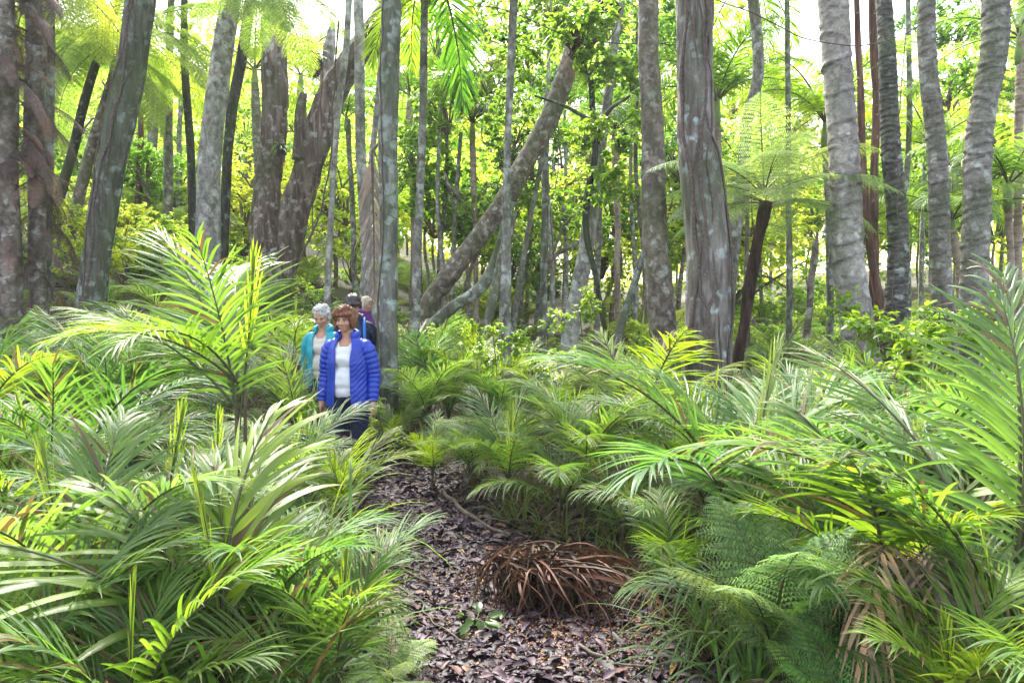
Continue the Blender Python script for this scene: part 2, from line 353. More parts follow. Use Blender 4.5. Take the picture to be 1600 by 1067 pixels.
def fern_frond(name, L, n, ll, e0, e1, droop=.3, seed=0, m=16, dens=1.0, mats=None, pl=.06, flat=.05):
    r = np.random.default_rng(seed); g = Geo(); t, P = rachis(L, e0, e1); T, A, B = frames(P)
    Vt, Qt, Tt = tube(P, .010*(1.05-t*.9), 4); g.add(Vt, Qt, Tt, m=1)
    PP, DD, NN, LL, WW = [], [], [], [], []
    for s in (-1, 1):
        ti = .14 + .85*((np.arange(n)+.5)/n); u = (ti-.14)/.86
        base = np.stack([np.interp(ti, t, P[:, c]) for c in range(3)], 1); Tg = unit(np.stack([np.interp(ti, t, T[:, c]) for c in range(3)], 1))
        Y = np.tile([0., 1, 0], (n, 1)); N = unit(np.cross(Tg, Y)); N = np.where(N[:, 2:3] < 0, -N, N)
        a = np.radians(72-22*u + r.normal(0, 4, n))[:, None]; d = unit(np.cos(a)*Tg + np.sin(a)*s*Y + flat*N)
        l = ll*np.sin(np.pi*np.clip(u**.8*.86+.14, 0, 1))*r.uniform(.9, 1.05, n) + .02
        dr = droop*r.uniform(.7, 1.3, n); k = m; uu = (np.arange(k)+.6)/k
        C = base[:, None] + d[:, None]*l[:, None, None]*uu[None, :, None] - np.array([0, 0, 1.])*(dr*l)[:, None, None]*(uu**2)[None, :, None]
        D = unit(np.gradient(C, axis=1)); 
        for q in (-1, 1):
            side = unit(np.cross(N[:, None], D))*q
            pd = unit(side + .45*D + r.normal(0, .08, C.shape)); pw = pl*(.35+.65*np.sin(np.pi*np.clip(uu*.8+.2, 0, 1)))[None, :]*(l/ll)[:, None]**.5
            PP.append(C.reshape(-1, 3)); DD.append(pd.reshape(-1, 3)); NN.append(np.broadcast_to(N[:, None], C.shape).reshape(-1, 3)); LL.append(pw.ravel()); WW.append((pw*.36*dens).ravel())
        # midribs of the pinnae
        us = np.array([0, .5, 1]); Cm = base[:, None] + d[:, None]*l[:, None, None]*us[None, :, None] - np.array([0, 0, 1.])*(dr*l)[:, None, None]*(us**2)[None, :, None]
        wdir = unit(np.cross(unit(np.gradient(Cm, axis=1)), N[:, None])); ribbons(g, Cm, wdir*.0025, np.cross(wdir, unit(np.gradient(Cm, axis=1))), np.array([1, .8, .3]), m=1)
    leaf_cloud(g, np.concatenate(PP), np.concatenate(DD), np.concatenate(NN), np.concatenate(LL), np.concatenate(WW), .1)
    return g.mesh(name, mats or [LM_FERN, M_STEM])
def leafy_branch(g, p0, d0, L, r, nl, ls, asp=.55, twig=True, full=False, spread=1.0, rad=.006):
    """a twig with leaves set alternately along it"""
    n = 6; uu = np.linspace(0, 1, n)[:, None]; bend = r.normal(0, .25, 3); P = p0 + unit(d0)*L*uu + bend*L*uu**2*.5 - np.array([0, 0, .15])*L*uu**2
    if twig:
        V, Q, T = tube(P, rad*(1.1-uu[:, 0]), 4, cap=False); g.add(V, Q, m=1)
    ti = np.sort(r.uniform(.12, 1, nl)); b = np.stack([np.interp(ti, uu[:, 0], P[:, c]) for c in range(3)], 1)
    d = unit(d0)*.5 + r.normal(0, .7, (nl, 3))*spread; d[:, 2] = d[:, 2]*.5 - .1
    N = np.stack([r.normal(0, .35, nl), r.normal(0, .35, nl), np.ones(nl)], 1)
    leaf_cloud(g, b, d, N, ls*r.uniform(.6, 1.15, nl), ls*asp*r.uniform(.8, 1.1, nl), .18, full=full)
def crown(name, rad, nb, nl, ls, seed, mats, flat=.75, full=False, hollow=.35, limbs=True):
    r = np.random.default_rng(seed); g = Geo()
    nc = max(5, nb//9); cc = unit(r.normal(0, 1, (nc, 3)))*rad*r.uniform(hollow, .95, (nc, 1)); cc[:, 2] *= flat
    if limbs:
        for c in cc:
            mid = c*.5 + r.normal(0, .1*rad, 3); P = spline(np.stack([np.array([0, 0, -rad*flat*.7]), mid, c]), 7)
            V, Q, T = tube(P, np.linspace(.028, .008, 7)*rad/1.2, 5, cap=False); g.add(V, Q, m=1)
    for i in range(nb):
        c = cc[i % nc]; off = unit(r.normal(0, 1, 3))*rad*r.uniform(.05, .42); p = c + off*np.array([1, 1, .6])
        leafy_branch(g, p, off/rad + c/rad*.5 + r.normal(0, .3, 3), rad*r.uniform(.16, .34), r, nl, ls, full=full, rad=.005)
    return g.mesh(name, mats)

# ------------------------------------------------------------------ the ground, the track, the litter
m, nt, b, out = nodes_of('forest_soil')
v = mapping(nt, (1, 1, 1)); n1 = noise(nt, 3, v, 6, .65); n2 = noise(nt, 26, v, 5, .6, .5)
c = ramp(nt, [(.3, (.01, .007, .007)), (.5, (.028, .02, .018)), (.75, (.06, .042, .035))], n2)
c = mix(nt, ramp(nt, [(.45, (0, 0, 0)), (.7, (.6, .6, .6))], n1), c, (.035, .04, .015)); nt.links.new(c, b.inputs['Base Color'])
b.inputs['Roughness'].default_value = .7
bp = nt.nodes.new('ShaderNodeBump'); bp.inputs['Strength'].default_value = .8; bp.inputs['Distance'].default_value = .03; nt.links.new(n2, bp.inputs['Height']); nt.links.new(bp.outputs[0], b.inputs['Normal'])
u = np.linspace(-1, 1, 260); gx = np.sinh(u*4.2)/np.sinh(4.2)*70; w = np.linspace(-.25, 1, 300); gy = 3 + np.sinh(w*3.6)/np.sinh(3.6)*100
GX, GY = np.meshgrid(gx, gy); GZ = hgt(GX, GY); nx, ny = len(gx), len(gy)
i = (np.arange(ny-1)[:, None]*nx + np.arange(nx-1)[None]).ravel()
tag(obj('ground', mesh_np('ground', np.stack([GX, GY, GZ], -1), np.stack([i, i+1, i+nx+1, i+nx], -1), None, [MATS['forest_soil']], True)), 'dark leafy forest soil rising to the left and behind', None, None, 'structure')
# the trodden track: a sheet just over the soil
m, nt, b, out = nodes_of('damp_track')
v = mapping(nt, (1, 1, 1)); n2 = noise(nt, 30, v, 6, .65, .3); n3 = noise(nt, 2.6, v, 3)
c = ramp(nt, [(.3, (.03, .02, .024)), (.5, (.085, .062, .062)), (.72, (.16, .11, .085))], n2)
c = mix(nt, ramp(nt, [(.5, (0, 0, 0)), (.62, (.75, .75, .75))], n3), c, mix(nt, n2, (.09, .05, .03), (.36, .22, .13))); nt.links.new(c, b.inputs['Base Color'])
b.inputs['Roughness'].default_value = .5
bp = nt.nodes.new('ShaderNodeBump'); bp.inputs['Strength'].default_value = 1; bp.inputs['Distance'].default_value = .02; nt.links.new(n2, bp.inputs['Height']); nt.links.new(bp.outputs[0], b.inputs['Normal'])
ys = np.linspace(-1, 13.5, 240); cs = np.interp(ys, PATH[:, 1], PATH[:, 0]); hw = np.interp(ys, PATH[:, 1], PHW)*1.05 + .06*vnoise(ys*2, 0, 5)
ss = np.linspace(-1, 1, 31); PX = cs[:, None] + hw[:, None]*ss[None]; PY = np.tile(ys[:, None], (1, 31)); PZ = hgt(PX, PY) + .012 - .03*(np.abs(ss)[None] > .97)
i = (np.arange(239)[:, None]*31 + np.arange(30)[None]).ravel()
tag(obj('path', mesh_np('path', np.stack([PX, PY, PZ], -1), np.stack([i, i+1, i+32, i+31], -1), None, [MATS['damp_track']], True)), 'narrow track of damp dark leaf litter winding back to the left', None, None, 'structure')

def littermat():
    m, nt, b, out = nodes_of('wet_dead_leaf'); geo = nt.nodes.new('ShaderNodeNewGeometry')
    c = ramp(nt, [(0, (.01, .006, .011)), (.35, (.026, .014, .026)), (.6, (.05, .028, .047)), (.85, (.08, .048, .07)), (.95, (.12, .06, .055)), (.99, (.24, .11, .05)), (1, (.4, .25, .08))], geo.outputs['Random Per Island'])
    n = noise(nt, 30, mapping(nt, (1, 1, 1)), 4)
    c = mix(nt, 1, c, ramp(nt, [(.3, (.6, .6, .6)), (.7, (1.3, 1.3, 1.3))], n), 'MULTIPLY')
    nt.links.new(c, b.inputs['Base Color']); b.inputs['Roughness'].default_value = .52; b.inputs['Specular IOR Level'].default_value = .28
    return m
M_LITTER = littermat()
r = np.random.default_rng(3); g = Geo()
def litter(n, y0, y1, spread, size, rr):
    y = y0 + (y1-y0)*rr.uniform(0, 1, n)**1.1; cx = np.interp(y, PATH[:, 1], PATH[:, 0]); hw = np.interp(y, PATH[:, 1], PHW)
    x = cx + (hw+spread)*rr.uniform(-1, 1, n); z = hgt(x, y) + .016 + rr.uniform(0, .018, n)
    th = rr.uniform(0, 2*np.pi, n); D = np.stack([np.cos(th), np.sin(th), rr.normal(0, .22, n)], 1)
    N = np.stack([rr.normal(0, .26, n), rr.normal(0, .26, n), np.ones(n)], 1); L = size*rr.uniform(.5, 1.35, n)
    leaf_cloud(g, np.stack([x, y, z], 1), D, N, L, L*rr.uniform(.3, .52, n), rr.choice([-.5, .3, .5], 1)[0], full=True)
for q in range(4):
    litter(2900, 1.6, 8, .25, .07, r); litter(900, 6, 14, .5, .07, r); litter(3000, 1.6, 5.6, .1, .038, r); litter(160, 1.8, 7, .1, .12, r)
tag(obj('leaf_litter', g.mesh('leaf_litter', [M_LITTER])), 'curled dark purplish brown fallen leaves strewn over the track', 'leaf litter', None, 'stuff')
# small dry orange-brown flecks on the track
g = Geo(); n = 2900; cl = np.array([(.15, 3.15), (.52, 3.3), (.75, 3.15), (-.1, 3.5), (.35, 2.9), (.7, 3.6), (-.35, 3.9), (.1, 4.6)])
k = r.integers(0, len(cl), n); xy = cl[k] + r.normal(0, .17, (n, 2)); z = hgt(xy[:, 0], xy[:, 1]) + r.uniform(.02, .04, n)
th = r.uniform(0, 6.3, n); leaf_cloud(g, np.column_stack([xy, z]), np.stack([np.cos(th), np.sin(th), r.normal(0, .3, n)], 1), np.stack([r.normal(0, .4, n), r.normal(0, .4, n), np.ones(n)], 1), r.uniform(.006, .018, n), r.uniform(.004, .009, n), .2)
M_CHIP = leafmat('dry_flecks', (.4, .22, .11), (.3, .15, .05), .1, .7, .2)
tag(obj('dry_seed_debris', g.mesh('dry_seed_debris', [M_CHIP])), 'scatter of small orange brown flecks on the near track', 'debris', None, 'stuff')

# ------------------------------------------------------------------ trunks
def ring_profile(zs, th, spacing, amp, r, radius):
    """swellings and leaf scars of a ringed palm stem: returns displacement and scar value"""
    d = np.zeros((len(zs), len(th))); s = np.zeros_like(d); z = zs[0]
    while z < zs[-1]:
        z += spacing*r.uniform(.55, 1.5); ph = r.uniform(0, 6.28); tl = r.uniform(.1, .5)*radius; a = amp*r.uniform(.4, 1.3)
        zz = zs[:, None] - (z + tl*np.cos(th+ph)[None] + .12*radius*np.sin(2*th+ph*2)[None])
        part = .35 + .65*np.clip(np.cos(th*1+ph*3)*1.5+.8, 0, 1)[None]
        d += a*part*np.exp(-(zz/(.1*spacing+.008))**2); d -= a*.5*np.exp(-((zz+.25*spacing)/(.16*spacing))**2)
        s = np.maximum(s, part*np.exp(-((zz+.012)/.009)**2))
    return d, s
def trunk_mesh(name, C, rad, mat, k=20, rough=.05, fiss=0, ring=None, seed=0, flare=.0, lobes=0, base=(0, 0, 0)):
    """C centreline bottom to top (n,3), rad (n,)"""
    r = np.random.default_rng(seed); L = np.concatenate([[0], np.cumsum(np.linalg.norm(np.diff(C, axis=0), axis=1))]); n = len(C)
    th = np.linspace(0, 2*np.pi, k, endpoint=False); o = r.uniform(0, 50)
    cx, sy = np.cos(th)[None], np.sin(th)[None]; R0 = rad[:, None]
    X = cx*R0*6+o; Y = sy*R0*6; Z = L[:, None]
    d = R0*rough*fbm(X, Y, Z*2.2, 3)
    if fiss: d = d + R0*fiss*fbm(cx*R0*22+o, sy*R0*22, Z*2.5, 2)
    if flare: d = d + R0*flare*np.exp(-Z/.45)*(1+.5*np.sin(th*3+o)[None]+.3*np.sin(th*5+o*2)[None])
    if lobes: d = d + R0*lobes*(np.sin(th*2+o+L[:, None]*.25)+.6*np.sin(th*3+o*3-L[:, None]*.15))
    sc = np.zeros((n, k))
    if ring: dd, sc = ring_profile(L, th, ring[0], ring[1], r, rad.mean()); d = d + dd
    V, Q, T = tube(C, rad, k, disp=d); V = V - np.asarray(base)
    return mesh_np(name, V, Q, T, [mat], True, None, None, {'scar': np.concatenate([sc.ravel(), [0, 0]])})
TR = {}
def centre(pts, Y, ext=2.5, yl=0.0, tofloor=True, step=.09):
    """px polyline (px,py,width) top to bottom -> centreline bottom to top, radii"""
    P = []; Rr = []
    for (a, b_, w_) in pts[::-1]:
        p = at(a, b_, Y + yl*(1-b_/540)); P.append(p); Rr.append(w_/2/FPX*p[1]*.92)
    P = np.array(P); Rr = np.array(Rr)
    if tofloor:
        d = unit(P[0]-P[1]) if P[0][2] - hgt(P[0][0], P[0][1]) > .02 else np.array([0, 0, -1.])
        d = d.copy(); d[0] *= .8; 
        z0 = float(hgt(P[0][0], P[0][1])); s = (P[0][2]-z0+.12)/max(.3, -d[2]); f = P[0] + d*max(s, .12)
        P = np.vstack([f, P]); Rr = np.concatenate([[Rr[0]*1.04], Rr])
    if ext:
        d = unit(P[-1]-P[-2]); d[2] = max(d[2], .5); P = np.vstack([P, P[-1]+unit(d)*ext]); Rr = np.append(Rr, Rr[-1]*.9)
    L = np.linalg.norm(np.diff(P, axis=0), axis=1).sum(); n = max(6, int(L/step))
    S4 = spline(np.column_stack([P, Rr]), n)
    return S4[:, :3], np.maximum(S4[:, 3], .006)
def tree(key, pts, Y, mat, label, cat='tree', name='forest_tree', group=None, ext=3.0, k=20, rough=.05, fiss=0, ring=None, flare=.15, lobes=0, wob=.3, seed=None, yl=0, step=None):
    seed = seed if seed is not None else abs(hash_(key))
    step = step or (.022 if ring else .08)
    C, rad = centre(pts, Y, ext, yl, step=step); 
    L = np.linspace(0, 1, len(C)); wv = rad.mean()*wob
    C = C + np.stack([vnoise(L*7+seed % 97, 0, 1)*wv, vnoise(L*6, 3+seed % 91, 2)*wv, 0*L], 1)*sst(0, .1, L)[:, None]
    b0 = C[0].copy(); b0[2] += .1
    o = empty(name, b0); tag(o, label, cat, group)
    obj('trunk', trunk_mesh('trunk', C, rad, BK[mat] if isinstance(mat, str) else mat, k, rough, fiss, ring, seed % 1000, flare, lobes, b0), o)
    TR[key] = (o, C, rad, Y); return o
def hash_(s):
    h = 7
    for ch in str(s): h = (h*31 + ord(ch)) % 1000003
    return h
def child(o, name, C, rad, mat, k=10, **kw):
    b = np.array(o.location)
    return obj(name, trunk_mesh(name, np.asarray(C, float), np.asarray(rad, float), mat, k, base=b, **kw), o)

tree('A', [(6, -10, 30), (10, 200, 32), (14, 440, 34)], 7.6, 'brown', 'fern trunk at left edge shrouded in hanging dead brown fronds', 'tree fern', 'tree_fern', k=16)
tree('B', [(50, -10, 22), (57, 60, 30), (50, 200, 30), (55, 300, 26), (58, 430, 26)], 7.9, 'brown', 'brown trunk sheathed at its top with dead fronds, second from left', 'tree', k=16)
tree('C', [(76, -10, 22), (74, 150, 22), (70, 300, 24), (66, 420, 25)], 8.4, 'greygreen', 'mossy grey green trunk just right of the dead brown fronds', k=16)
tree('D', [(165, 60, 11), (142, 125, 14), (115, 230, 15), (95, 305, 16)], 12.5, 'blackish', 'thin blackish leaning trunk left of the big dark leaning trunk', k=14, ext=2)
tree('E', [(190, 60, 14), (170, 140, 17), (145, 230, 17), (122, 310, 18)], 12, 'brown', 'olive brown leaning trunk just left of the big dark leaning trunk', k=14, ext=2)
tree('F', [(217, -10, 46), (206, 70, 46), (188, 160, 47), (172, 250, 46), (157, 350, 44), (147, 430, 42), (140, 480, 44)], 7.6, 'dark', 'big dark leaning trunk with bluish lichen and black vine strands', k=36, rough=.07, fiss=.05, step=.04, flare=.25)
tree('G', [(266, 40, 12), (262, 150, 14), (262, 315, 15)], 14, 'thin', 'straight thin grey trunk between the dark leaning trunk and ribbed dark pole', k=14)
tree('H', [(290, 0, 10), (289, 90, 12), (297, 220, 13), (300, 335, 13)], 13, 'blackish', 'thin dark pole trunk left of the pale grey leaning trunk', k=14, ext=2)
tree('I', [(366, -10, 30), (352, 70, 34), (341, 150, 35), (331, 240, 36), (325, 330, 38), (318, 420, 44)], 10, 'palegrey', 'pale grey smooth trunk leaning right, left of the forked tree', k=30, step=.05)
tree('J', [(382, 50, 17), (368, 140, 17), (357, 240, 16), (352, 340, 16)], 10.8, 'blackish', 'dark green trunk standing tight behind the pale grey trunk', k=16)
tree('K', [(424, 60, 38), (425, 200, 40), (422, 300, 46), (424, 370, 58), (430, 440, 72)], 12.5, 'rough', 'massive rough barked forked tree with broken stub and epiphytes', name='forked_tree', k=40, rough=.09, fiss=.09, step=.05, flare=.1, ext=3, lobes=.05)
o = TR['K'][0]
C, rd = centre([(640, -60, 40), (602, 30, 44), (560, 80, 44), (528, 130, 46), (497, 205, 50), (472, 290, 50), (452, 370, 48), (440, 440, 40)], 12.4, 0, tofloor=False, step=.05)
child(o, 'limb', C, rd, BK['rough'], 32, rough=.1, fiss=.1, lobes=.06, seed=5)
C, rd = centre([(520, 36, 7), (517, 60, 17), (512, 95, 22), (512, 150, 24)], 13.1, 0, tofloor=False, step=.05); child(o, 'broken_stub', C, rd, BK['palegrey'], 20, rough=.12, fiss=.08, seed=6)
C, rd = centre([(474, 146, 13), (470, 175, 18), (470, 215, 22), (468, 250, 24)], 12.2, 0, tofloor=False, step=.04); child(o, 'broken_stub', C, rd, BK['rough'], 20, rough=.12, fiss=.08, seed=8)
tree('L', [(545, -10, 11), (540, 70, 11), (527, 180, 10), (518, 300, 10), (513, 455, 11)], 10.5, 'palegrey', 'thin pale trunk crossing in front of the forked tree limb', k=14)
tree('M', [(561, -10, 17), (561, 120, 17), (562, 240, 17), (570, 360, 20), (577, 460, 22)], 10.8, 'palegrey', 'slender speckled grey trunk behind the hanging dead frond', k=18)
tree('N', [(600, 60, 12), (592, 150, 11), (583, 240, 10)], 11.6, 'palegrey', 'thin grey stem leaning behind the lichened trunk beside the hikers', k=12, ext=1)
tree('O', [(612, -10, 33), (610, 150, 32), (608, 300, 31), (604, 450, 33), (602, 560, 36), (600, 640, 40)], 7.9, 'greygreen', 'straight lichen spotted grey green trunk right beside the hikers', k=32, rough=.06, fiss=.03, step=.05, flare=.3)
tree('P', [(664, -10, 12), (662, 140, 13), (657, 300, 14), (651, 440, 15), (646, 560, 16)], 8.8, 'thin', 'slim straight trunk just right of the lichened trunk, blackish at its foot', k=18)
tree('Q', [(803, -10, 14), (799, 100, 13), (794, 220, 12), (792, 330, 14), (791, 450, 18), (790, 590, 20)], 8.2, 'thin', 'thin straight lichened trunk in the middle crossing the leaning trunk', k=20)
tree('Rr', [(905, 60, 30), (885, 120, 32), (858, 180, 34), (825, 240, 33), (795, 300, 34), (748, 368, 33), (708, 420, 33), (665, 490, 32), (648, 530, 34)], 11.5, 'brown', 'thick trunk leaning steeply to the right with a moss line', name='leaning_tree', k=28, rough=.06, ring=(.5, .012), step=.05, ext=2)
tree('Ra', [(795, 330, 14), (780, 390, 18), (750, 450, 21), (700, 485, 20), (655, 528, 20)], 11, 'greygreen', 'mossy curved low trunk beneath the thick leaning trunk', k=16, ext=.15)
tree('Rb', [(790, 380, 17), (778, 430, 16), (762, 500, 15)], 10.6, 'thin', 'short mossy upright trunk left of the thin central trunk', k=14, ext=.5)
tree('S1', [(840, 280, 8), (825, 360, 9), (812, 440, 10), (800, 520, 11)], 11.8, 'thin', 'thin bent sapling right of the thin central trunk', k=12, ext=1.5)
tree('S2', [(852, 280, 11), (850, 380, 12), (848, 520, 13)], 12.5, 'greygreen', 'mossy green pole between the central trunk and the pale leaning trunk', k=14, ext=1.5)
tree('S3', [(715, 285, 7), (711, 340, 7), (708, 400, 8)], 14, 'thin', 'short thin pole behind the thick leaning trunk', k=10, ext=1)
tree('S4', [(743, 400, 8), (730, 440, 8), (722, 480, 9)], 12, 'brown', 'small leaning stem under the thick leaning trunk', k=10, ext=.6)
tree('T', [(948, 155, 16), (937, 230, 20), (926, 320, 24), (912, 400, 26), (898, 480, 27), (888, 550, 30)], 10.2, 'palegrey', 'pale grey trunk leaning slightly right between the centre and the brown trunk', k=24)
tree('T2', [(937, 310, 9), (934, 400, 10), (932, 510, 11)], 11, 'ring_mid', 'thin ringed stem directly behind the pale leaning trunk', k=12, ring=(.09, .006), ext=1)
tree('T3', [(930, 240, 10), (926, 160, 9)][::-1] + [(918, 300, 12), (915, 360, 12), (930, 430, 9)], 9.6, 'blackish', 'thin dark branching sapling in front of the pale leaning trunk', k=12, ext=.3)
tree('U', [(1012, -10, 34), (1014, 120, 35), (1018, 230, 38), (1024, 340, 42), (1030, 430, 44), (1034, 520, 46), (1038, 590, 50)], 8.2, 'brown', 'brownish grey trunk left of the vine covered trunk', k=32, rough=.05, fiss=.03, ring=(.3, .006), step=.03, flare=.2)
tree('V', [(1084, -10, 62), (1086, 100, 62), (1092, 220, 66), (1098, 330, 72), (1104, 430, 76), (1107, 520, 80), (1109, 640, 86), (1110, 700, 92)], 6.6, 'vgrey', 'stout dark vine covered trunk right of centre', k=48, rough=.07, fiss=.05, step=.035, flare=.25, lobes=.05)
tree('W', [(1175, -10, 18), (1184, 60, 18), (1186, 120, 18), (1172, 180, 18), (1163, 245, 20)], 10.5, 'thin', 'pale wavy trunk behind and right of the vine covered trunk', k=18, ext=1.5)
tree('X', [(1232, 170, 9), (1233, 300, 10), (1233, 530, 11)], 11, 'greygreen', 'thin straight green stem behind the tree fern', k=12, ext=2)
tree('Y', [(1300, -10, 48), (1307, 60, 47), (1316, 160, 47), (1323, 260, 48), (1328, 360, 50), (1333, 450, 52), (1340, 520, 54), (1346, 620, 60)], 7.2, 'ring_pale', 'stout pale ringed trunk, the palest and widest on the right', k=40, rough=.04, ring=(.17, .012), flare=.15)
tree('Z', [(1340, 20, 9), (1346, 150, 11), (1350, 270, 11), (1362, 400, 13), (1378, 490, 17)], 8.4, 'red', 'thin reddish brown trunk close behind the palest ringed trunk', k=14, fiss=.15, ext=1.5)
tree('Z2', [(1364, 0, 12), (1366, 80, 14), (1370, 180, 13), (1366, 290, 13), (1364, 420, 16)], 9.4, 'red', 'dark red brown stem behind the gap between two ringed trunks', k=14, fiss=.15, ext=1)
tree('AA', [(1383, -10, 24), (1388, 100, 27), (1395, 230, 30), (1399, 350, 32), (1402, 470, 34), (1404, 620, 38)], 7.6, 'ring_dark', 'dark finely ringed trunk with blackish green lower half', k=36, rough=.03, ring=(.055, .008), step=.015, flare=.12)
tree('AB', [(1447, -10, 27), (1454, 90, 28), (1464, 230, 30), (1470, 350, 31), (1475, 480, 32), (1478, 560, 34)], 8.6, 'ring_mid', 'slim grey ringed trunk left of the bowed ringed trunk', k=32, rough=.04, ring=(.12, .008), flare=.1)
tree('AC', [(1556, -10, 40), (1553, 60, 40), (1546, 140, 39), (1535, 220, 40), (1526, 300, 41), (1521, 380, 42), (1524, 470, 42), (1530, 560, 46)], 7.8, 'ring_mid', 'thick bowed ringed trunk near the right edge', k=40, rough=.04, ring=(.12, .016), flare=.1)
tree('AD', [(1420, -10, 8), (1421, 150, 9), (1416, 300, 9), (1418, 460, 11)], 12, 'thin', 'thin straight pole behind and right of the dark finely ringed trunk', k=12)
tree('AE', [(1490, 370, 15), (1500, 420, 14), (1503, 520, 14)], 10, 'pink', 'short pinkish ringed palm stem between the slim and the bowed ringed trunks', 'palm', 'palm_tree', k=16, ring=(.1, .006), ext=.1)
tree('AF', [(1594, 180, 14), (1592, 300, 13), (1590, 460, 13)], 10.5, 'pink', 'pinkish stem at the very right edge', 'palm', 'palm_tree', k=16, ring=(.1, .006), ext=2)
tree('AG', [(1006, 395, 11), (990, 450, 13), (965, 530, 15)], 9.4, 'greygreen', 'thin mossy stem leaning against the brownish grey trunk', k=14, ext=.8)
tree('AH', [(1300, 370, 8), (1299, 450, 9), (1298, 540, 9)], 9, 'greygreen', 'thin yellowish green stem close left of the palest ringed trunk', k=12, ext=1.4)
tree('AI', [(1210, 400, 7), (1275, 380, 10)][1:] + [(1268, 440, 11), (1262, 510, 12)], 10.4, 'brown', 'broken grey brown stem between tree fern and palest ringed trunk', k=12, ext=.05)
tree('AJ', [(220, 160, 9), (219, 200, 9), (218, 250, 10)], 15, 'red', 'short brown stub beside the big dark leaning trunk', k=12, ext=0)
tree('AK', [(283, 130, 8), (281, 200, 8), (280, 260, 9)], 17, 'thin', 'very thin far pole between the two poles left of the pale grey trunk', k=10, ext=2)
tree('AL', [(544, 190, 8), (546, 240, 8), (549, 300, 9)], 15, 'thin', 'small green stemmed palm between the thin pale and slender speckled trunks', 'palm', 'palm_tree', k=12, ext=.05)
tree('AM', [(1168, 330, 7), (1166, 430, 8), (1168, 540, 9)], 10, 'brown', 'thin brown stem just right of the vine covered trunk', k=12, ext=1)

# vines on trunks
M_VINE = plain('vine_bark', (.1, .075, .065), .8, nscale=40, amt=.5, bump=.6)
def vine_on(key, n, r0, seed, label, cat='vine', name='climbing_vine', z0=0, z1=7):
    r = np.random.default_rng(seed); o_, C, rad, Y = TR[key]
    for i in range(n):
        zt = np.linspace(z0, z1, 120); idx = np.interp(zt, C[:, 2]-C[0, 2], np.arange(len(C)))
        P = np.stack([np.interp(idx, np.arange(len(C)), C[:, c]) for c in range(3)], 1); rr = np.interp(idx, np.arange(len(C)), rad)
        a = -np.pi/2 + r.uniform(-1.0, 1.0) + .5*vnoise(zt*1.1, i*3.3, seed) + .2*vnoise(zt*4, i, seed+9)
        P = P + np.stack([np.cos(a), np.sin(a), 0*a], 1)*(rr*1.06)[:, None]
        V, Q, T = tube(P, r0*r.uniform(.5, 1.2)*(1+.25*vnoise(zt*5, 0, i)), 6); b = P[0].copy()
        lb = label[i] if isinstance(label, (list, tuple)) else label
        o = obj(name, mesh_np(name, V-b, Q, T, [M_VINE], True), None, b); tag(o, lb, cat, 'vines climbing the trunks')
vine_on('V', 5, .016, 1, 'dark woody vine strand running up the stout vine covered trunk')
vine_on('F', 3, .013, 2, 'black vine strand on the big dark leaning trunk')
vine_on('O', 1, .012, 3, 'dark vine line running up the lichened trunk beside the hikers')
# free hanging lianas
def liana(pts, Y, rad, label, mat=None, ext=1.5, fl=False):
    C, rd = centre([(a, b, rad*2) for a, b in pts], Y, ext, 0, tofloor=fl, step=.06); n = len(C); L = np.linspace(0, 1, n)
    C = C + np.stack([vnoise(L*12, Y, 1), vnoise(L*12, Y, 2), 0*L], 1)*.02
    V, Q, T = tube(C, rd, 6); b = C[0].copy()
    tag(obj('liana', mesh_np('liana', V-b, Q, T, [mat or M_VINE], True), None, b), label, 'liana', 'lianas hanging among the trunks')
liana([(518, 200), (512, 280), (500, 330), (480, 380), (462, 420)], 9.8, 1.6, 'curving reddish brown liana left of the thin pale trunk')
liana([(497, 215), (493, 290), (488, 340), (486, 380)], 11, 1.0, 'thin hanging liana under the forked tree limb')
liana([(560, -10), (640, 20), (760, 10), (905, 60), (1000, 70), (1100, 60)], 9.5, .9, 'thin liana sagging across between the upper trunks', ext=1)
liana([(1100, -10), (1170, 20), (1260, 60), (1330, 72), (1400, 60), (1480, 10)], 6.9, .8, 'thin looping liana across the palest ringed trunk', ext=1)
liana([(870, 170), (872, 260), (860, 340), (868, 420)], 10.4, .9, 'thin liana hanging from the epiphyte on the leaning trunk', ext=.3)
liana([(1345, 330), (1352, 360), (1345, 420), (1360, 480)], 8, .8, 'pale thin liana hanging beside the reddish brown trunk', ext=.5)
liana([(1408, 130), (1400, 220), (1404, 350), (1396, 440), (1390, 520)], 7.2, .9, 'pale liana looping over the dark finely ringed trunk', ext=.5)

# dark branch fork on the sapling, bare limbs
def limb(o, pts, Y, w0, w1, mat='blackish', name='limb'):
    C, rd = centre([(a, b, 2) for a, b in pts], Y, 0, tofloor=False, step=.08); rd = np.linspace(w0, w1, len(rd))/2/FPX*Y
    child(o, name, C, rd, BK[mat], 10, seed=3)
limb(TR['T3'][0], [(932, 225), (950, 175), (985, 150)][::-1], 9.6, 9, 4); limb(TR['T3'][0], [(925, 190), (880, 165), (835, 150)][::-1], 9.5, 7, 3)
limb(TR['T3'][0], [(924, 170), (921, 130), (912, 95)][::-1], 9.6, 6, 3)
limb(TR['S2'][0], [(855, 410), (878, 392), (905, 378), (918, 365)][::-1], 12, 8, 6, 'brown'); limb(TR['S2'][0], [(858, 420), (868, 385), (888, 345), (905, 330)][::-1], 12, 5, 3, 'brown')
limb(TR['T2'][0], [(930, 345), (938, 372), (932, 400)], 10.9, 9, 9, 'brown')
limb(TR['S3'][0], [(712, 335), (700, 290), (695, 270)][::-1], 14, 6, 3, 'brown'); limb(TR['S3'][0], [(730, 335), (718, 310), (700, 290)], 13.9, 6, 4, 'brown')

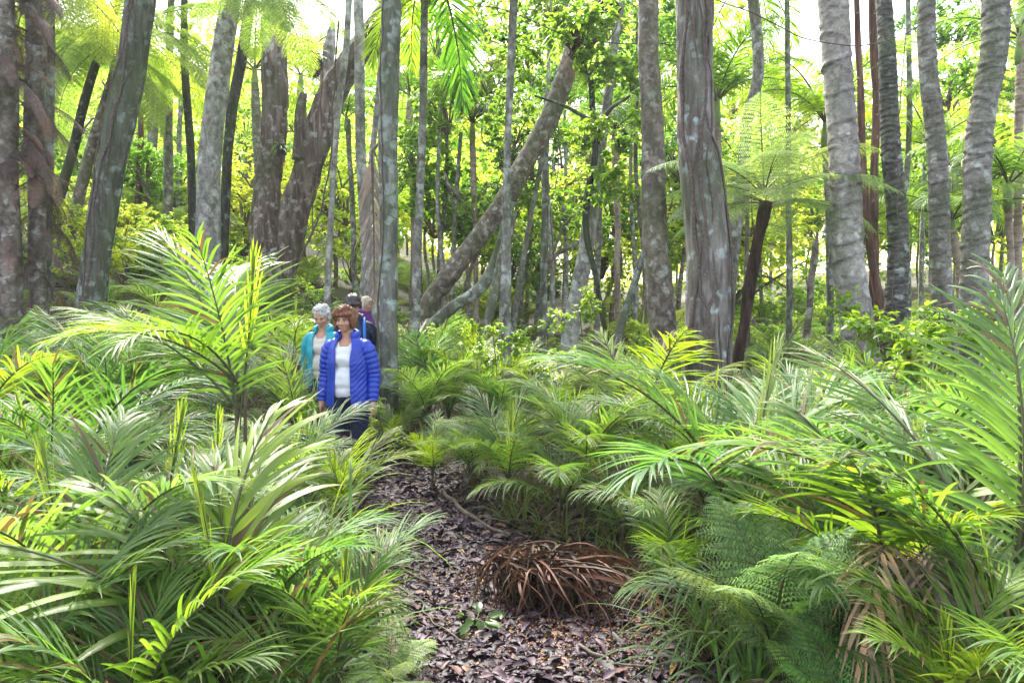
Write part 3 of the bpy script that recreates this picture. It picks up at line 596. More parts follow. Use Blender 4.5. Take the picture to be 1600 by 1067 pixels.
# ------------------------------------------------------------------ frond and fern shapes shared by the plants
FR = {'arch': [], 'up': [], 'flat': []}
for q in range(5):
    FR['arch'].append(frond('frond', 1.0, 34, .42, .0165, R(78), R(0), 58, 20, .3, .35, .2, 100+q, side=(-.06, .05, .1, -.02, .03)[q]))
    FR['up'].append(frond('frond', 1.0, 32, .44, .016, R(84), R(38), 50, 14, .22, .35, .22, 120+q, side=(.05, -.05, .02, -.08, .08)[q]))
    FR['flat'].append(frond('frond', 1.0, 36, .38, .0165, R(64), R(-15), 64, 26, .42, .2, .16, 140+q, side=(.04, -.1, .1, 0, .06)[q]))
FR['near'] = [frond('frond', 1.0, 34, .46, .019, R(78), R(12), 56, 18, .28, .35, .2, 160+q, nseg=9, side=(-.05, .06, 0)[q]) for q in range(3)]
FR['young'] = [frond('frond', 1.0, 14, .5, .036, R(82), R(30), 42, 12, .3, .35, .3, 170+q, nseg=8, jit=8, rr=.011) for q in range(3)]
FR['small'] = [frond('frond', 1.0, 20, .42, .024, R(72), R(-5), 60, 22, .4, .25, .2, 180+q, nseg=4) for q in range(4)]
FR['tallup'] = [frond('frond', 1.1, 26, .50, .021, R(92), R(62), 58, 20, .35, .2, .16, 125, nseg=8)]
FR['dead'] = [frond('frond', 1.0, 22, .34, .022, R(50), R(-70), 55, 20, 1.1, .1, .1, 190+q, nseg=6, mats=[LM_DEAD, M_TWIG], jit=16) for q in range(3)]
FR['spear'] = [frond('spear', 1.0, 10, .35, .018, R(88), R(80), 7, 4, .02, .1, .35, 200, nseg=4)]
FR['adult'] = [frond('frond', 2.3, 44, .72, .034, R(62), R(-30), 70, 25, .45, .2, .12, 210+q, nseg=5, rr=.022) for q in range(4)]
FERN = [fern_frond('frond', 1.0, 22, .32, R(60), R(-15), .35, 300+q, 14, dens=.72, pl=.05) for q in range(4)]
TFERN = [fern_frond('frond', 1.7, 26, .48, R(30), R(-22), .3, 320+q, 20, pl=.075) for q in range(4)]
def stem_mesh(h=.3, r=.02, seed=0):
    rr = np.random.default_rng(seed); g = Geo(); g.n = 0
    for k in range(5):
        a = k*2.4; P = np.stack([np.cos(a)*r*np.linspace(.5, 1.6, 6), np.sin(a)*r*np.linspace(.5, 1.6, 6), np.linspace(-.06, h*(1.0-.1*k), 6)], 1)
        V, Q, T = tube(P, np.linspace(r*.8, r*.35, 6), 6); g.add(V, Q, T)
    return g.mesh('stem', [plain('stem_sheath', (.1, .075, .04), .7, nscale=30, amt=.6)], True) if seed == 0 else None
STEM = stem_mesh()
GREEN = {'blue': (.8, 1.0, 1.25), 'mid': (.9, 1.0, .8), 'yellow': (1.3, 1.25, .6), 'lime': (1.45, 1.35, .5), 'deep': (.55, .75, .6), 'pale': (1.3, 1.3, 1.5)}
def palmlet(x, y, size, n, kind, tint, label, group=None, rz=None, seed=0, az=None, lean=None, dead=0, name='young_palm', cat='palm', spear=True, sh=.22, z=None):
    r = np.random.default_rng(seed*7+5); z = float(hgt(x, y)) if z is None else z
    o = empty(name, (x, y, z), r.uniform(0, 6.28) if rz is None else rz); tag(o, label, cat, group)
    c = (*GREEN[tint], 1) if isinstance(tint, str) else (*tint, 1)
    sh = sh*size; n = n + 1 if (az is None and kind != ['small']) else n
    st = obj('stem', STEM, o, (0, 0, 0), None, (size*1.0, size*1.0, sh/.3+.05))
    az = az if az is not None else [k*2.4 + r.normal(0, .25) for k in range(n)]
    for k in range(n):
        lst = FR[kind if isinstance(kind, str) else kind[k % len(kind)]]; me = lst[int(r.integers(len(lst)))]
        f = obj('frond', me, o, (0, 0, sh*r.uniform(.7, 1)), (r.normal(0, .1), (lean[k] if lean else r.uniform(-.22, .3)), az[k]), size*r.uniform(.78, 1.12)); 
        q = r.uniform(.85, 1.15); f.color = (c[0]*q, c[1]*q, c[2]*r.uniform(.8, 1.2), 1)
    if spear:
        f = obj('spear', FR['spear'][0], o, (0, 0, sh*.8), (r.normal(0, .1), r.normal(0, .1), r.uniform(0, 6.2)), size*.8); f.color = (1.9, 1.6, .6, 1)
    for k in range(dead):
        obj('dead_frond', FR['dead'][k % 3], o, (0, 0, sh*.8), (r.normal(0, .1), .2, r.uniform(0, 6.28)), size*.8)
    return o
def gx_at(px, Y): return (px-800)/FPX*Y
def hero(px, Y, *a, **k): return palmlet(gx_at(px, Y), Y, *a, **k)
D_ = math.radians
HERO = []   # (x, y, radius kept clear of filler)
def H(px, Y, size, n, kind, tint, label, clear=.25, **k):
    HERO.append((gx_at(px, Y), Y, clear)); return hero(px, Y, size, n, kind, tint, label, **k)
# left
H(372, 3.3, 1.02, 6, ['tallup', 'near', 'up', 'arch', 'near', 'up'], (1.2, 1.25, .7), 'tall bright yellow green young palm standing before the pale grey trunk', seed=1, rz=0, az=[D_(-88), D_(98), D_(185), D_(-105), D_(-140), D_(135)], lean=[.06, .1, .5, .5, .55, .0], sh=1.06)
H(345, 2.25, 1.0, 5, ['young'], 'lime', 'young palm with broad glossy undivided yellow green leaflets, lower left', seed=2, rz=0, az=[D_(125), D_(165), D_(70), D_(100), D_(200)], lean=[-.15, .1, -.2, .2, .3])
H(110, 2.5, 1.0, 7, ['near', 'arch'], 'pale', 'pale arching young palm in the lower left corner', seed=3)
H(60, 3.5, 1.05, 6, ['near', 'up'], 'mid', 'green young palm with upright leaflets at left edge below the fern trunk', seed=4)
H(235, 3.2, 1.0, 6, ['near', 'arch'], 'blue', 'bluish young palm between the left corner and the broad leaved palm', seed=5)
H(330, 3.9, .85, 6, ['arch', 'near'], 'pale', 'silvery young palm whose leaflets reach over the blue jacket', seed=6, rz=0, az=[D_(150), D_(70), D_(110), D_(180), D_(-110), D_(-70)], lean=[.08, .1, 0, .1, .3, .4])
H(530, 4.5, .66, 7, ['arch', 'up'], 'lime', 'bright lime young palm on the left edge of the track', seed=7)
H(446, 4.2, .78, 8, ['arch', 'near'], 'pale', 'fine leaved pale palm with leaflets crossing the waist of the woman in blue', seed=73)
H(462, 6.3, 1.0, 7, ['arch', 'up'], 'pale', 'pale palm standing in front of the body of the person in teal', seed=75)
H(485, 4.7, .5, 7, ['arch'], 'pale', 'pale low palm hiding the legs of the woman in blue', seed=71)
H(528, 5.0, .5, 6, ['arch', 'up'], 'mid', 'small green palm in front of the shins of the woman in blue', seed=72)
H(520, 2.35, .68, 6, ['near'], 'mid', 'low green palm leaning onto the track at bottom left', seed=8)
H(395, 2.6, .75, 6, ['near'], 'blue', 'blue green palm at the bottom between two lighter ones', seed=9, dead=1)
H(200, 1.95, .72, 7, ['near'], 'mid', 'drooping green palm cut off by the bottom edge, left', seed=10)
H(18, 2.1, .8, 6, ['near'], 'pale', 'pale drooping palm in the extreme bottom left', seed=11)
H(150, 5.2, 1.1, 6, ['arch', 'up'], 'blue', 'bluish young palm at the foot of the big dark leaning trunk', seed=12)
# along the track, centre and right
H(618, 7.0, .5, 6, ['up'], 'lime', 'small lime palm standing by the hand of the woman in blue', seed=13)
H(676, 5.8, .58, 5, ['up'], 'lime', 'small upright lime palm on the right edge of the track', seed=14)
H(668, 7.6, .95, 7, ['arch'], 'pale', 'pale silvery palm just right of the lichened trunk', seed=15)
H(700, 8.0, .95, 7, ['arch'], 'pale', 'silvery palm at the foot of the slim blackish footed trunk', seed=16)
H(795, 5.1, .8, 7, ['up', 'arch'], 'mid', 'fresh green palm behind the heap of dead leaves', seed=17)
H(915, 4.8, .95, 7, ['arch', 'near'], 'pale', 'pale arching palm right of the dead leaf heap', seed=18)
H(975, 4.05, .55, 5, ['up'], 'yellow', 'small yellow green palm growing beside the dead leaf heap', seed=19, az=[D_(60), D_(120), D_(0), D_(-40), D_(180)], rz=0)
H(1000, 5.9, 1.35, 6, ['up'], 'lime', 'tall yellow green palm left of the stout vine covered trunk', seed=20, rz=0, az=[D_(95), D_(60), D_(170), D_(-20), D_(-100), D_(130)], lean=[0, .1, .3, .35, .3, .1])
H(740, 5.6, .6, 7, ['arch'], 'pale', 'small silvery palm between the upright lime palm and the fresh green palm', seed=74)
H(860, 7.0, .95, 7, ['arch'], 'yellow', 'yellow green spreading palm in the middle of the understory', seed=21)
H(775, 7.4, .9, 7, ['arch'], 'mid', 'green palm standing before the thin central trunk', seed=22)
H(1165, 3.5, 1.3, 6, ['near', 'arch'], 'blue', 'tall bluish palm with drooping leaflets before the vine covered trunk', seed=23, rz=0, az=[D_(10), D_(60), D_(175), D_(130), D_(-120), D_(-40)], lean=[-.1, 0, .1, 0, .4, .3])
H(1110, 4.3, 1.1, 6, ['arch'], 'pale', 'pale palm at the foot of the vine covered trunk', seed=24)
H(1270, 3.4, 1.0, 6, ['near', 'arch'], 'blue', 'blue green palm behind the pale lacy fern', seed=25)
H(1400, 2.7, .98, 7, ['near', 'young'], 'yellow', 'palm with a fresh yellow green centre and dead hanging leaflets, lower right', seed=26, dead=3)
H(1590, 2.35, 1.12, 6, ['tallup', 'near', 'up'], 'mid', 'large dark stemmed green palm at the right edge', seed=27, rz=0, az=[D_(100), D_(170), D_(200), D_(80), D_(-60), D_(120)], lean=[-.05, .35, .4, .1, .4, .2], sh=.42)
_o = bpy.data.objects['young_palm'] if False else [q for q in COL.objects if q.get('label', '').startswith('palm with a fresh yellow')][0]
for q, (a_, e_, s_) in enumerate([(-70, .1, .75), (-100, .25, .7), (-125, .1, .8), (-45, .2, .75), (-150, .2, .7)]):
    f = obj('dead_frond', FR['dead'][q % 3], _o, (0, 0, .42), (0, e_, R(a_) - _o.rotation_euler.z), s_); f.color = (1.5, 1.4, 1.4, 1)
H(1450, 3.9, 1.25, 6, ['near', 'arch'], 'blue', 'grey blue palm behind the fresh yellow centred one', seed=28)
H(1330, 4.6, 1.15, 6, ['arch'], 'pale', 'pale palm with long arching fronds before the palest ringed trunk', seed=29)
H(1590, 3.6, 1.2, 6, ['arch', 'near'], 'blue', 'bluish palm at the right edge behind the large green palm', seed=30)
H(1500, 2.0, .6, 6, ['near'], 'yellow', 'low yellow green palm at the bottom right corner', seed=31)
H(1235, 2.5, .62, 6, ['arch'], 'deep', 'dark stemmed palm at the bottom beneath the lacy fern', seed=32, dead=2)
H(1060, 3.3, .6, 5, ['arch'], 'mid', 'low palm on the right verge of the track near the bottom', seed=33, dead=1)
H(1590, 2.15, .8, 6, ['near'], 'pale', 'pale thin leaved palm at extreme bottom right', seed=34)

# fillers
LMK = [(14, 'the fronded fern trunk'), (70, 'the mossy left trunk'), (145, 'the big dark leaning trunk'), (262, 'the thin grey trunk'), (320, 'the pale grey trunk'), (430, 'the forked tree'), (513, 'the thin pale trunk'),
       (602, 'the lichened trunk'), (650, 'the blackish footed trunk'), (790, 'the thin central trunk'), (895, 'the pale leaning trunk'), (1036, 'the brownish trunk'), (1108, 'the vine covered trunk'),
       (1233, 'the thin green stem'), (1340, 'the palest ringed trunk'), (1403, 'the dark ringed trunk'), (1475, 'the slim ringed trunk'), (1525, 'the bowed ringed trunk')]
pend = []   # (object, base label pieces, px)
def where(px, Y):
    k = min(LMK, key=lambda q: abs(q[0]-px)); dx = px-k[0]
    side = 'in line with' if abs(dx) < 14 else ('left of' if dx < 0 else 'right of')
    return f'{side} {k[1]}'.replace('in line with', 'below')
def later(o, base, px, Y): pend.append((o, base, px, Y))
def envelope(px, Y):
    return np.interp(px, [0, 200, 420, 452, 470, 555, 565, 640, 660, 730, 900, 1050, 1200, 1600], [480, 470, 450, 560, 690, 710, 770, 770, 640, 620, 620, 560, 545, 530]) if Y < 7.6 else np.interp(px, [0, 300, 450, 620, 900, 1300, 1600], [440, 420, 425, 500, 520, 500, 500])
def maxsize(x, y, size):
    z = float(hgt(x, y))
    for _ in range(8):
        px, _, _ = pix((x, y, z)); sp = .5*size/y*FPX
        lim = max(envelope(px+s_, y) for s_ in (-sp, 0, sp)); top = 1.55 - (lim-496)/FPX*y
        if z + size*1.02 <= top: return size
        size *= .87
    return size
r = np.random.default_rng(77); pts = []; tb = [(C[0][0], C[0][1], rad[0]) for (_, C, rad, _) in TR.values()]
tries = 0
while tries < 9000 and len(pts) < 236:
    tries += 1; Y = 1.9 + 13.5*r.uniform(0, 1)**.85; px = r.uniform(-140, 1740); x = gx_at(px, Y)
    if path_off(x, Y) < (.26 if Y < 4.3 else (.4 if x < np.interp(Y, PATH[:, 1], PATH[:, 0]) else .16) if Y < 7.5 else .12): continue
    if 470 < px < 600 and 5.1 < Y < 11.5: continue
    if Y < 4.6 and r.uniform() < .5 and len(pts) > 8: continue
    if any((x-a)**2+(Y-b_)**2 < (c_+.18)**2 for a, b_, c_ in tb): continue
    if any((x-a)**2+(Y-b_)**2 < c_**2 for a, b_, c_ in HERO): continue
    sp = (.27 if Y > 4.6 else .4) + .042*Y
    if any((x-a)**2+(Y-b_)**2 < sp**2 for a, b_ in pts): continue
    s = maxsize(x, Y, r.uniform(.75, 1.25) if r.uniform() < .7 else r.uniform(.5, .75))
    if s < .3: continue
    pts.append((x, Y))
    tint = ['blue', 'pale', 'mid', 'yellow', 'lime', 'deep'][int(r.choice(6, p=[.2, .27, .24, .16, .07, .06]))]
    kinds = ['arch', 'flat'] if r.uniform() < .65 else ['up', 'arch']
    if Y > 10: kinds = ['small']; 
    n = int(r.integers(5, 8)) if Y < 10 else int(r.integers(5, 7))
    o = palmlet(x, Y, s, n, kinds, tint, None, 'young palms massed over the forest floor', seed=int(r.integers(1e6)), spear=Y < 9 and r.uniform() < .4, dead=int(Y < 8 and r.uniform() < .3))
    word = {'blue': 'bluish green', 'pale': 'pale silvery', 'mid': 'mid green', 'yellow': 'yellow green', 'lime': 'bright lime', 'deep': 'deep green'}[tint]
    sz = 'knee high' if s < .62 else ('waist high' if s < .95 else 'chest high')
    later(o, (f'{sz} {word} palm', 'far' if Y > 9 else ('middle distance' if Y > 5 else 'near')), px, Y)

# lacy ferns
def fernplant(x, y, size, n, tint, label, group=None, seed=0, lst=None, name='fern', z=None, e=0.0, crz=0):
    r = np.random.default_rng(seed); z = float(hgt(x, y)) if z is None else z
    o = empty(name, (x, y, z), r.uniform(0, 6)); tag(o, label, 'fern', group); lst = lst or FERN
    for k in range(n):
        f = obj('frond', lst[int(r.integers(len(lst)))], o, (0, 0, 0.02), (r.normal(0, .12), e + r.uniform(-.2, .2), k*6.283/n + r.normal(0, .2)), size*r.uniform(.8, 1.1)); f.color = (*[q*r.uniform(.9, 1.1) for q in tint], 1)
    return o
fernplant(gx_at(1215, 2.45), 2.45, .66, 8, (1.1, 1.25, 1.3), 'pale lacy fern by the lower right of the track', seed=1, z=float(hgt(gx_at(1215, 2.45), 2.45))+.2, e=-.45)
fernplant(gx_at(1330, 2.15), 2.15, .5, 7, (.9, 1.25, .8), 'fresh green lacy fern low at the bottom right', seed=2, e=-.5)
fernplant(gx_at(1210, 3.1), 3.1, .7, 7, (1.2, 1.3, 1.3), 'silvery fern below the tall bluish palm with drooping leaflets', seed=3, e=-.55)
fernplant(gx_at(600, 2.7), 2.7, .35, 5, (1.1, 1.2, 1.0), 'small lacy fern on the left edge of the track', seed=4)
r = np.random.default_rng(5)
for q in range(46):
    px = r.uniform(-60, 1660); Y = r.uniform(11, 24) if q < 36 else r.uniform(8, 11)
    if 480 < px < 600 and Y < 13: continue
    x = gx_at(px, Y); s = r.uniform(.9, 1.7)*(1 if Y > 10 else .6)
    o = fernplant(x, Y, s, int(r.integers(7, 10)), (1.7, 1.6, .9) if r.uniform() < .6 else (1.2, 1.3, 1.1), None, 'lacy ferns on the slope behind', seed=q+50, e=-.15)
    later(o, ('yellow green lacy fern', 'far' if Y > 14 else 'middle distance'), px, Y)

# ------------------------------------------------------------------ tree ferns, palm crowns, hanging fronds
def fronds_on(o, p, n, lst, size, tint, seed, e=0, ez=.3, az=None, name='frond', en=None, rot=None):
    r = np.random.default_rng(seed); b = Vector(o.location); p = Vector(p) - b
    for k in range(n):
        a = (az[k] if az is not None else k*6.283/n + r.normal(0, .2)); ee = e + r.uniform(-ez, ez) if en is None else en[k]
        f = obj(name, lst[int(r.integers(len(lst)))], o, p, (r.normal(0, .12), ee, a), size*r.uniform(.85, 1.12)); q = r.uniform(.85, 1.15); f.color = (tint[0]*q, tint[1]*q, tint[2]*q, 1)
def top_of(key): return TR[key][1][-1]
tree('TF', [(1193, 322, 24), (1187, 370, 21), (1174, 430, 20), (1162, 500, 18)], 7.9, 'fern', 'tree fern with leaning shaggy dark trunk and flat grey green fronds', 'tree fern', 'tree_fern', ext=.05, k=24, rough=.12, fiss=.2)
TFL = [fern_frond('frond', 1.7, 22, .46, R(38), R(-28), .35, 350+q, 15, pl=.07, dens=.75) for q in range(4)]
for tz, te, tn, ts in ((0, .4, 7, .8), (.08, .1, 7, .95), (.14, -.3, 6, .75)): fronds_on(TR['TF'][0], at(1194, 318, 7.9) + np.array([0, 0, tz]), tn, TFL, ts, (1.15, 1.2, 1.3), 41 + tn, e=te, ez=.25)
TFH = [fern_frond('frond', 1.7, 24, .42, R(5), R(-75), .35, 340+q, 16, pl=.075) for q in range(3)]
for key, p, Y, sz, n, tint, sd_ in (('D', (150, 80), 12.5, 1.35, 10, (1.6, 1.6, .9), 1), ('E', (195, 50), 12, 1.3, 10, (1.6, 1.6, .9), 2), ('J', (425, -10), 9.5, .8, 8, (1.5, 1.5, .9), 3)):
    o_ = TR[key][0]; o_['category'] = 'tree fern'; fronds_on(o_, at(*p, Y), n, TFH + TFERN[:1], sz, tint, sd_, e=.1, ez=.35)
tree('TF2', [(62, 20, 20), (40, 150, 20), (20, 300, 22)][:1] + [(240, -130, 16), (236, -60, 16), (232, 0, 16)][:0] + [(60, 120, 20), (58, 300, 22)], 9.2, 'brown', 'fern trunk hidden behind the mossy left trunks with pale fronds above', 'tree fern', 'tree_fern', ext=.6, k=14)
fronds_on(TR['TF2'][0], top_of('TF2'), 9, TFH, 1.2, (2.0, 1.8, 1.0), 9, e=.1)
# shrouds of dead fern fronds on the two left trunks
DF = [fern_frond('dead_frond', 1.3, 24, .17, R(-20), R(-84), .9, 360+q, 9, dens=.85, mats=[LM_SKIRT, M_TWIG], pl=.05) for q in range(3)]
for key, n, sd_, zt in (('A', 70, 5, 5.4), ('B', 46, 6, 5.2)):
    o_, C, rad, Y = TR[key]; r = np.random.default_rng(sd_)
    for k in range(n):
        z = .9 + (zt-.9)*r.uniform(0, 1)**.8; c_ = np.array([np.interp(z, C[:, 2]-C[0, 2], C[:, q]) for q in range(3)])
        f = obj('dead_frond', DF[k % 3], o_, Vector(c_) - Vector(o_.location), (r.normal(0, .1), r.uniform(-.35, .1), r.uniform(0, 6.28)), r.uniform(.32, .7)); q = r.uniform(.7, 1.5); f.color = (q, q*.95, q, 1)
# palm crowns
def palm_crown(o, p, n, size, tint, seed, e=0, ez=.4, lst=None, shaft=True, az=None, en=None):
    p = np.asarray(p, float)
    if shaft:
        P = np.stack([p + np.array([0, 0, z]) for z in np.linspace(-.5, .1, 8)*size]); rr = np.array([.07, .085, .09, .085, .075, .065, .06, .05])*size
        V, Q, T = tube(P, rr, 12); me = mesh_np('crownshaft', V - np.array(o.location), Q, T, [M_SHAFT], True); obj('crownshaft', me, o)
    fronds_on(o, p, n, lst or FR['adult'], size, tint, seed, e, ez, az=az, en=en)
M_SHAFT = plain('green_crownshaft', (.16, .22, .07), .5, nscale=8, amt=.3)
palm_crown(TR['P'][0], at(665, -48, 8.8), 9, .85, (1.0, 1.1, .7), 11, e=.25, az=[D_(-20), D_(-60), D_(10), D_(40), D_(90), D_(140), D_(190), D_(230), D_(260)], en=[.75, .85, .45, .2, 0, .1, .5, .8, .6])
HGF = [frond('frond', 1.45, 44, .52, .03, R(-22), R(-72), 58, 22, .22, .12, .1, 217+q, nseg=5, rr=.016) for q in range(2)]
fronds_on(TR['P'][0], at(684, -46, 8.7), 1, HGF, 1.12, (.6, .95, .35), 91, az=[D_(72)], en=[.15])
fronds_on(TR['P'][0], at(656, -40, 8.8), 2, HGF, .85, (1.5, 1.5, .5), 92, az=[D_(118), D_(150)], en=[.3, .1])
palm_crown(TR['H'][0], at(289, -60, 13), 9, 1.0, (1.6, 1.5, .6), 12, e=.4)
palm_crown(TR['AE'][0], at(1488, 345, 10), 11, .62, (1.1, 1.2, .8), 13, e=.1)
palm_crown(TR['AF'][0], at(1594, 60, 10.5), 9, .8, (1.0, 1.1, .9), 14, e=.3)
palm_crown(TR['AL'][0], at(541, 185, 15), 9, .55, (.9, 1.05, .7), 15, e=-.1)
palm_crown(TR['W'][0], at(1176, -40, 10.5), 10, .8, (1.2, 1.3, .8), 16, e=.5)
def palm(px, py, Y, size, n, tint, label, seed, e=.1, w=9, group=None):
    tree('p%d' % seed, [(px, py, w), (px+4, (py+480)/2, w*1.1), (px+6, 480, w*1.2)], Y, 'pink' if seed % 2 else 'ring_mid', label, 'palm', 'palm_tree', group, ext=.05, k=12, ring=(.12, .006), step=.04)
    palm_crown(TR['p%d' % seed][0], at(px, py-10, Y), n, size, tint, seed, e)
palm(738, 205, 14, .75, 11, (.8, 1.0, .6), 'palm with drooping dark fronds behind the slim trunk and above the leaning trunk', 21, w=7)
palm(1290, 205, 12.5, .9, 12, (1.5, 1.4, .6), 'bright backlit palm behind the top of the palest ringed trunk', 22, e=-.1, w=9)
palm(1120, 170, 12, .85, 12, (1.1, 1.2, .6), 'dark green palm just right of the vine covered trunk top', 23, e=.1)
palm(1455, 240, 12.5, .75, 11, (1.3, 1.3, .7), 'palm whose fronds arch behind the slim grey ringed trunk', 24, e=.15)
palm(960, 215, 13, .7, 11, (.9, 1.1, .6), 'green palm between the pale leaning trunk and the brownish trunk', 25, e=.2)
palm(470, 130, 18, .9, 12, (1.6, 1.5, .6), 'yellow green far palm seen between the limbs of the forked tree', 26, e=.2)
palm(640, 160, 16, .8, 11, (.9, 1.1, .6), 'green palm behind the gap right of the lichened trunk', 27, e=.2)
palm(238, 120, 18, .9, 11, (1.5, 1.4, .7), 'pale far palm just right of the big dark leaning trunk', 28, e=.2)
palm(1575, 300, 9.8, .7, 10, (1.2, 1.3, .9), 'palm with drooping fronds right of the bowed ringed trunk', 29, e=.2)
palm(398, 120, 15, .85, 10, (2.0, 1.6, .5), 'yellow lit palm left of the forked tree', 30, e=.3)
# hanging dead palm frond
p = at(581, 238, 9.4); o = empty('dead_palm_frond', p); tag(o, 'pale brown dead frond hanging upside down left of the lichened trunk', 'dead frond')
HD = frond('leaf_blade', 1.95, 40, .42, .03, R(-82), R(-90), 34, 16, .5, .0, .06, 400, nseg=5, mats=[LM_DEAD, M_TWIG], rr=.02)
f = obj('leaf_blade', HD, o, (0, 0, 0), (0, 0, R(-70))); f.color = (1.25, 1.3, 1.55, 1)
f = obj('leaf_blade', frond('leaf_blade', .9, 20, .35, .028, R(-70), R(-88), 30, 12, .6, 0, .05, 401, nseg=5, mats=[LM_DEAD, M_TWIG], rr=.012), o, (.04, -.05, .02), (0, 0, R(20))); f.color = (1.2, 1.25, 1.45, 1)
C_ = np.array([p + np.array([.0, .0, .0]), p + np.array([.12, .2, .25]), p + np.array([.02, 1.0, .5])]); V, Q, T = tube(spline(C_, 10), np.linspace(.02, .03, 10), 8); obj('leaf_stalk', mesh_np('leaf_stalk', V - p, Q, T, [M_TWIG], True), o)
# epiphyte clumps
def strappy(name, n, L, w, seed, down=.8, mats=None, e_lo=.2, e_hi=1.4):
    r = np.random.default_rng(seed); g = Geo(); k = 9; uu = np.linspace(0, 1, k)
    az = r.uniform(0, 6.283, n); el = r.uniform(e_lo, e_hi, n); l = L*r.uniform(.6, 1.1, n)
    h = np.stack([np.cos(az)*np.cos(el), np.sin(az)*np.cos(el), np.sin(el)], 1)
    C = h[:, None]*l[:, None, None]*uu[None, :, None] - np.array([0, 0, 1.])*(l*down*r.uniform(.6, 1.5, n))[:, None, None]*(uu**2.2)[None, :, None]
    C += r.normal(0, .05*L, (n, 1, 3))
    D = unit(np.gradient(C, axis=1)); side = np.stack([-np.sin(az), np.cos(az), 0*az], 1)[:, None] + 0*C; wd = unit(side + r.normal(0, .25, (n, 1, 3)))
    ribbons(g, C, wd*w/2, np.cross(wd, D), np.minimum(1, .4+uu*4)*(1-uu**2.5))
    return g.mesh(name, mats or [LM_FROND, M_STEM])
def blob(name, rx, ry, rz, seed, mat, rough=.3, n=24):
    th = np.linspace(0, 2*np.pi, n, endpoint=False); z = np.linspace(-1, 1, n); rr = np.sqrt(np.maximum(0, 1-z*z)) + .02
    P = np.stack([0*z, 0*z, z*rz], 1); d = fbm(np.cos(th)[None]*rr[:, None]*2+seed, np.sin(th)[None]*rr[:, None]*2, z[:, None]*2, 3)*rough*rx*rr[:, None]
    V, Q, T = tube(P, rr*rx, n, disp=d); V[:, 1] *= ry/rx
    return mesh_np(name, V, Q, T, [mat], True)
def epiphyte(px, py, Y, s, label, seed, roots=True, leaves=60):
    p = at(px, py, Y); o = empty('epiphyte', p); tag(o, label, 'epiphyte')
    obj('root_mass', blob('root_mass', .14*s, .14*s, .26*s, seed, M_ROOT, .5), o)
    if roots: f = obj('hanging_roots', strappy('hanging_roots', 70, .5*s, .008, seed+3, .2, [LM_SKIRT, M_TWIG], -1.5, -.7), o)
    f = obj('foliage', strappy('foliage', leaves, .62*s, .03, seed+1, .9), o, (0, 0, .1*s)); f.color = (1.0, 1.2, .9, 1)
epiphyte(905, 62, 9.9, 1.35, 'dark rooted epiphyte clump with strap leaves atop the leaning trunk', 5)
epiphyte(950, 20, 10.2, 1.0, 'smaller epiphyte clump right of the one atop the leaning trunk', 6)
epiphyte(440, 236, 11.6, .55, 'small dark epiphyte tuft in the fork of the massive forked tree', 7, leaves=20)
epiphyte(492, 100, 12.0, .9, 'dark shaggy epiphyte hanging on the forked tree broken stub', 8, leaves=16)
epiphyte(590, 60, 11.7, 1.3, 'fibrous dead leaf epiphyte under the upper forked tree limb', 9, leaves=26)

# ------------------------------------------------------------------ leafy trees and shrubs behind
r = np.random.default_rng(21)
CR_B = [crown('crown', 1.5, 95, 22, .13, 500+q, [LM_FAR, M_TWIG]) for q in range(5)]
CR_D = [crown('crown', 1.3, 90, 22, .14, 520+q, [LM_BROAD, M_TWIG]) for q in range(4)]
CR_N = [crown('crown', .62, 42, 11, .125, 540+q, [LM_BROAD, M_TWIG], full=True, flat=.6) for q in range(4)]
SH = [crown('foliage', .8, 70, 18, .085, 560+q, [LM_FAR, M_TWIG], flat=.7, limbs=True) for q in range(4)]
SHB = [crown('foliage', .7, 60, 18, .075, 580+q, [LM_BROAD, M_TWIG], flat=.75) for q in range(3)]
SAP = [crown('foliage', .42, 26, 8, .11, 600+q, [LM_BROAD, M_TWIG], full=True, flat=.5) for q in range(3)]
PTR = [trunk_mesh('trunk', spline(np.array([[0, 0, -.3], [.1*q, .05, 2.], [-.1, .1*q, 5.0], [.2*q-.2, 0, 9.0]]), 60), np.linspace(.1, .05, 60), BK[('thin', 'palegrey', 'brown')[q]], 10, seed=q) for q in range(3)]
def bgtree(px, py, Y, s, lst, tint, label, group='leafy trees of the wood behind', ncr=1, seed=0):
    rr = np.random.default_rng(seed+900); x = gx_at(px, Y); z = float(hgt(x, Y)); c = at(px, py, Y)
    o = empty('leafy_tree', (x, Y, z)); tag(o, label, 'tree', group); h = max(.6, c[2]-z)
    t_ = obj('trunk', PTR[int(rr.integers(3))], o, (0, 0, 0), (0, 0, rr.uniform(0, 6)), (.6, .6, h/8.6))
    for k in range(ncr):
        dx = rr.normal(0, .55, 3)*s*(k > 0)*np.array([1, .6, .9]); f = obj('crown', lst[int(rr.integers(len(lst)))], o, Vector((dx[0]*1.4, dx[1], h + dx[2])), (rr.normal(0, .2), rr.normal(0, .2), rr.uniform(0, 6)), s*rr.uniform(.85, 1.15))
        q = rr.uniform(.8, 1.2); f.color = (tint[0]*q, tint[1]*q, tint[2]*q, 1)
    return o
YG, BG, MG, DG = (1.45, 1.4, .85), (1.15, 1.35, .9), (1.0, 1.15, .8), (.7, .95, .7)
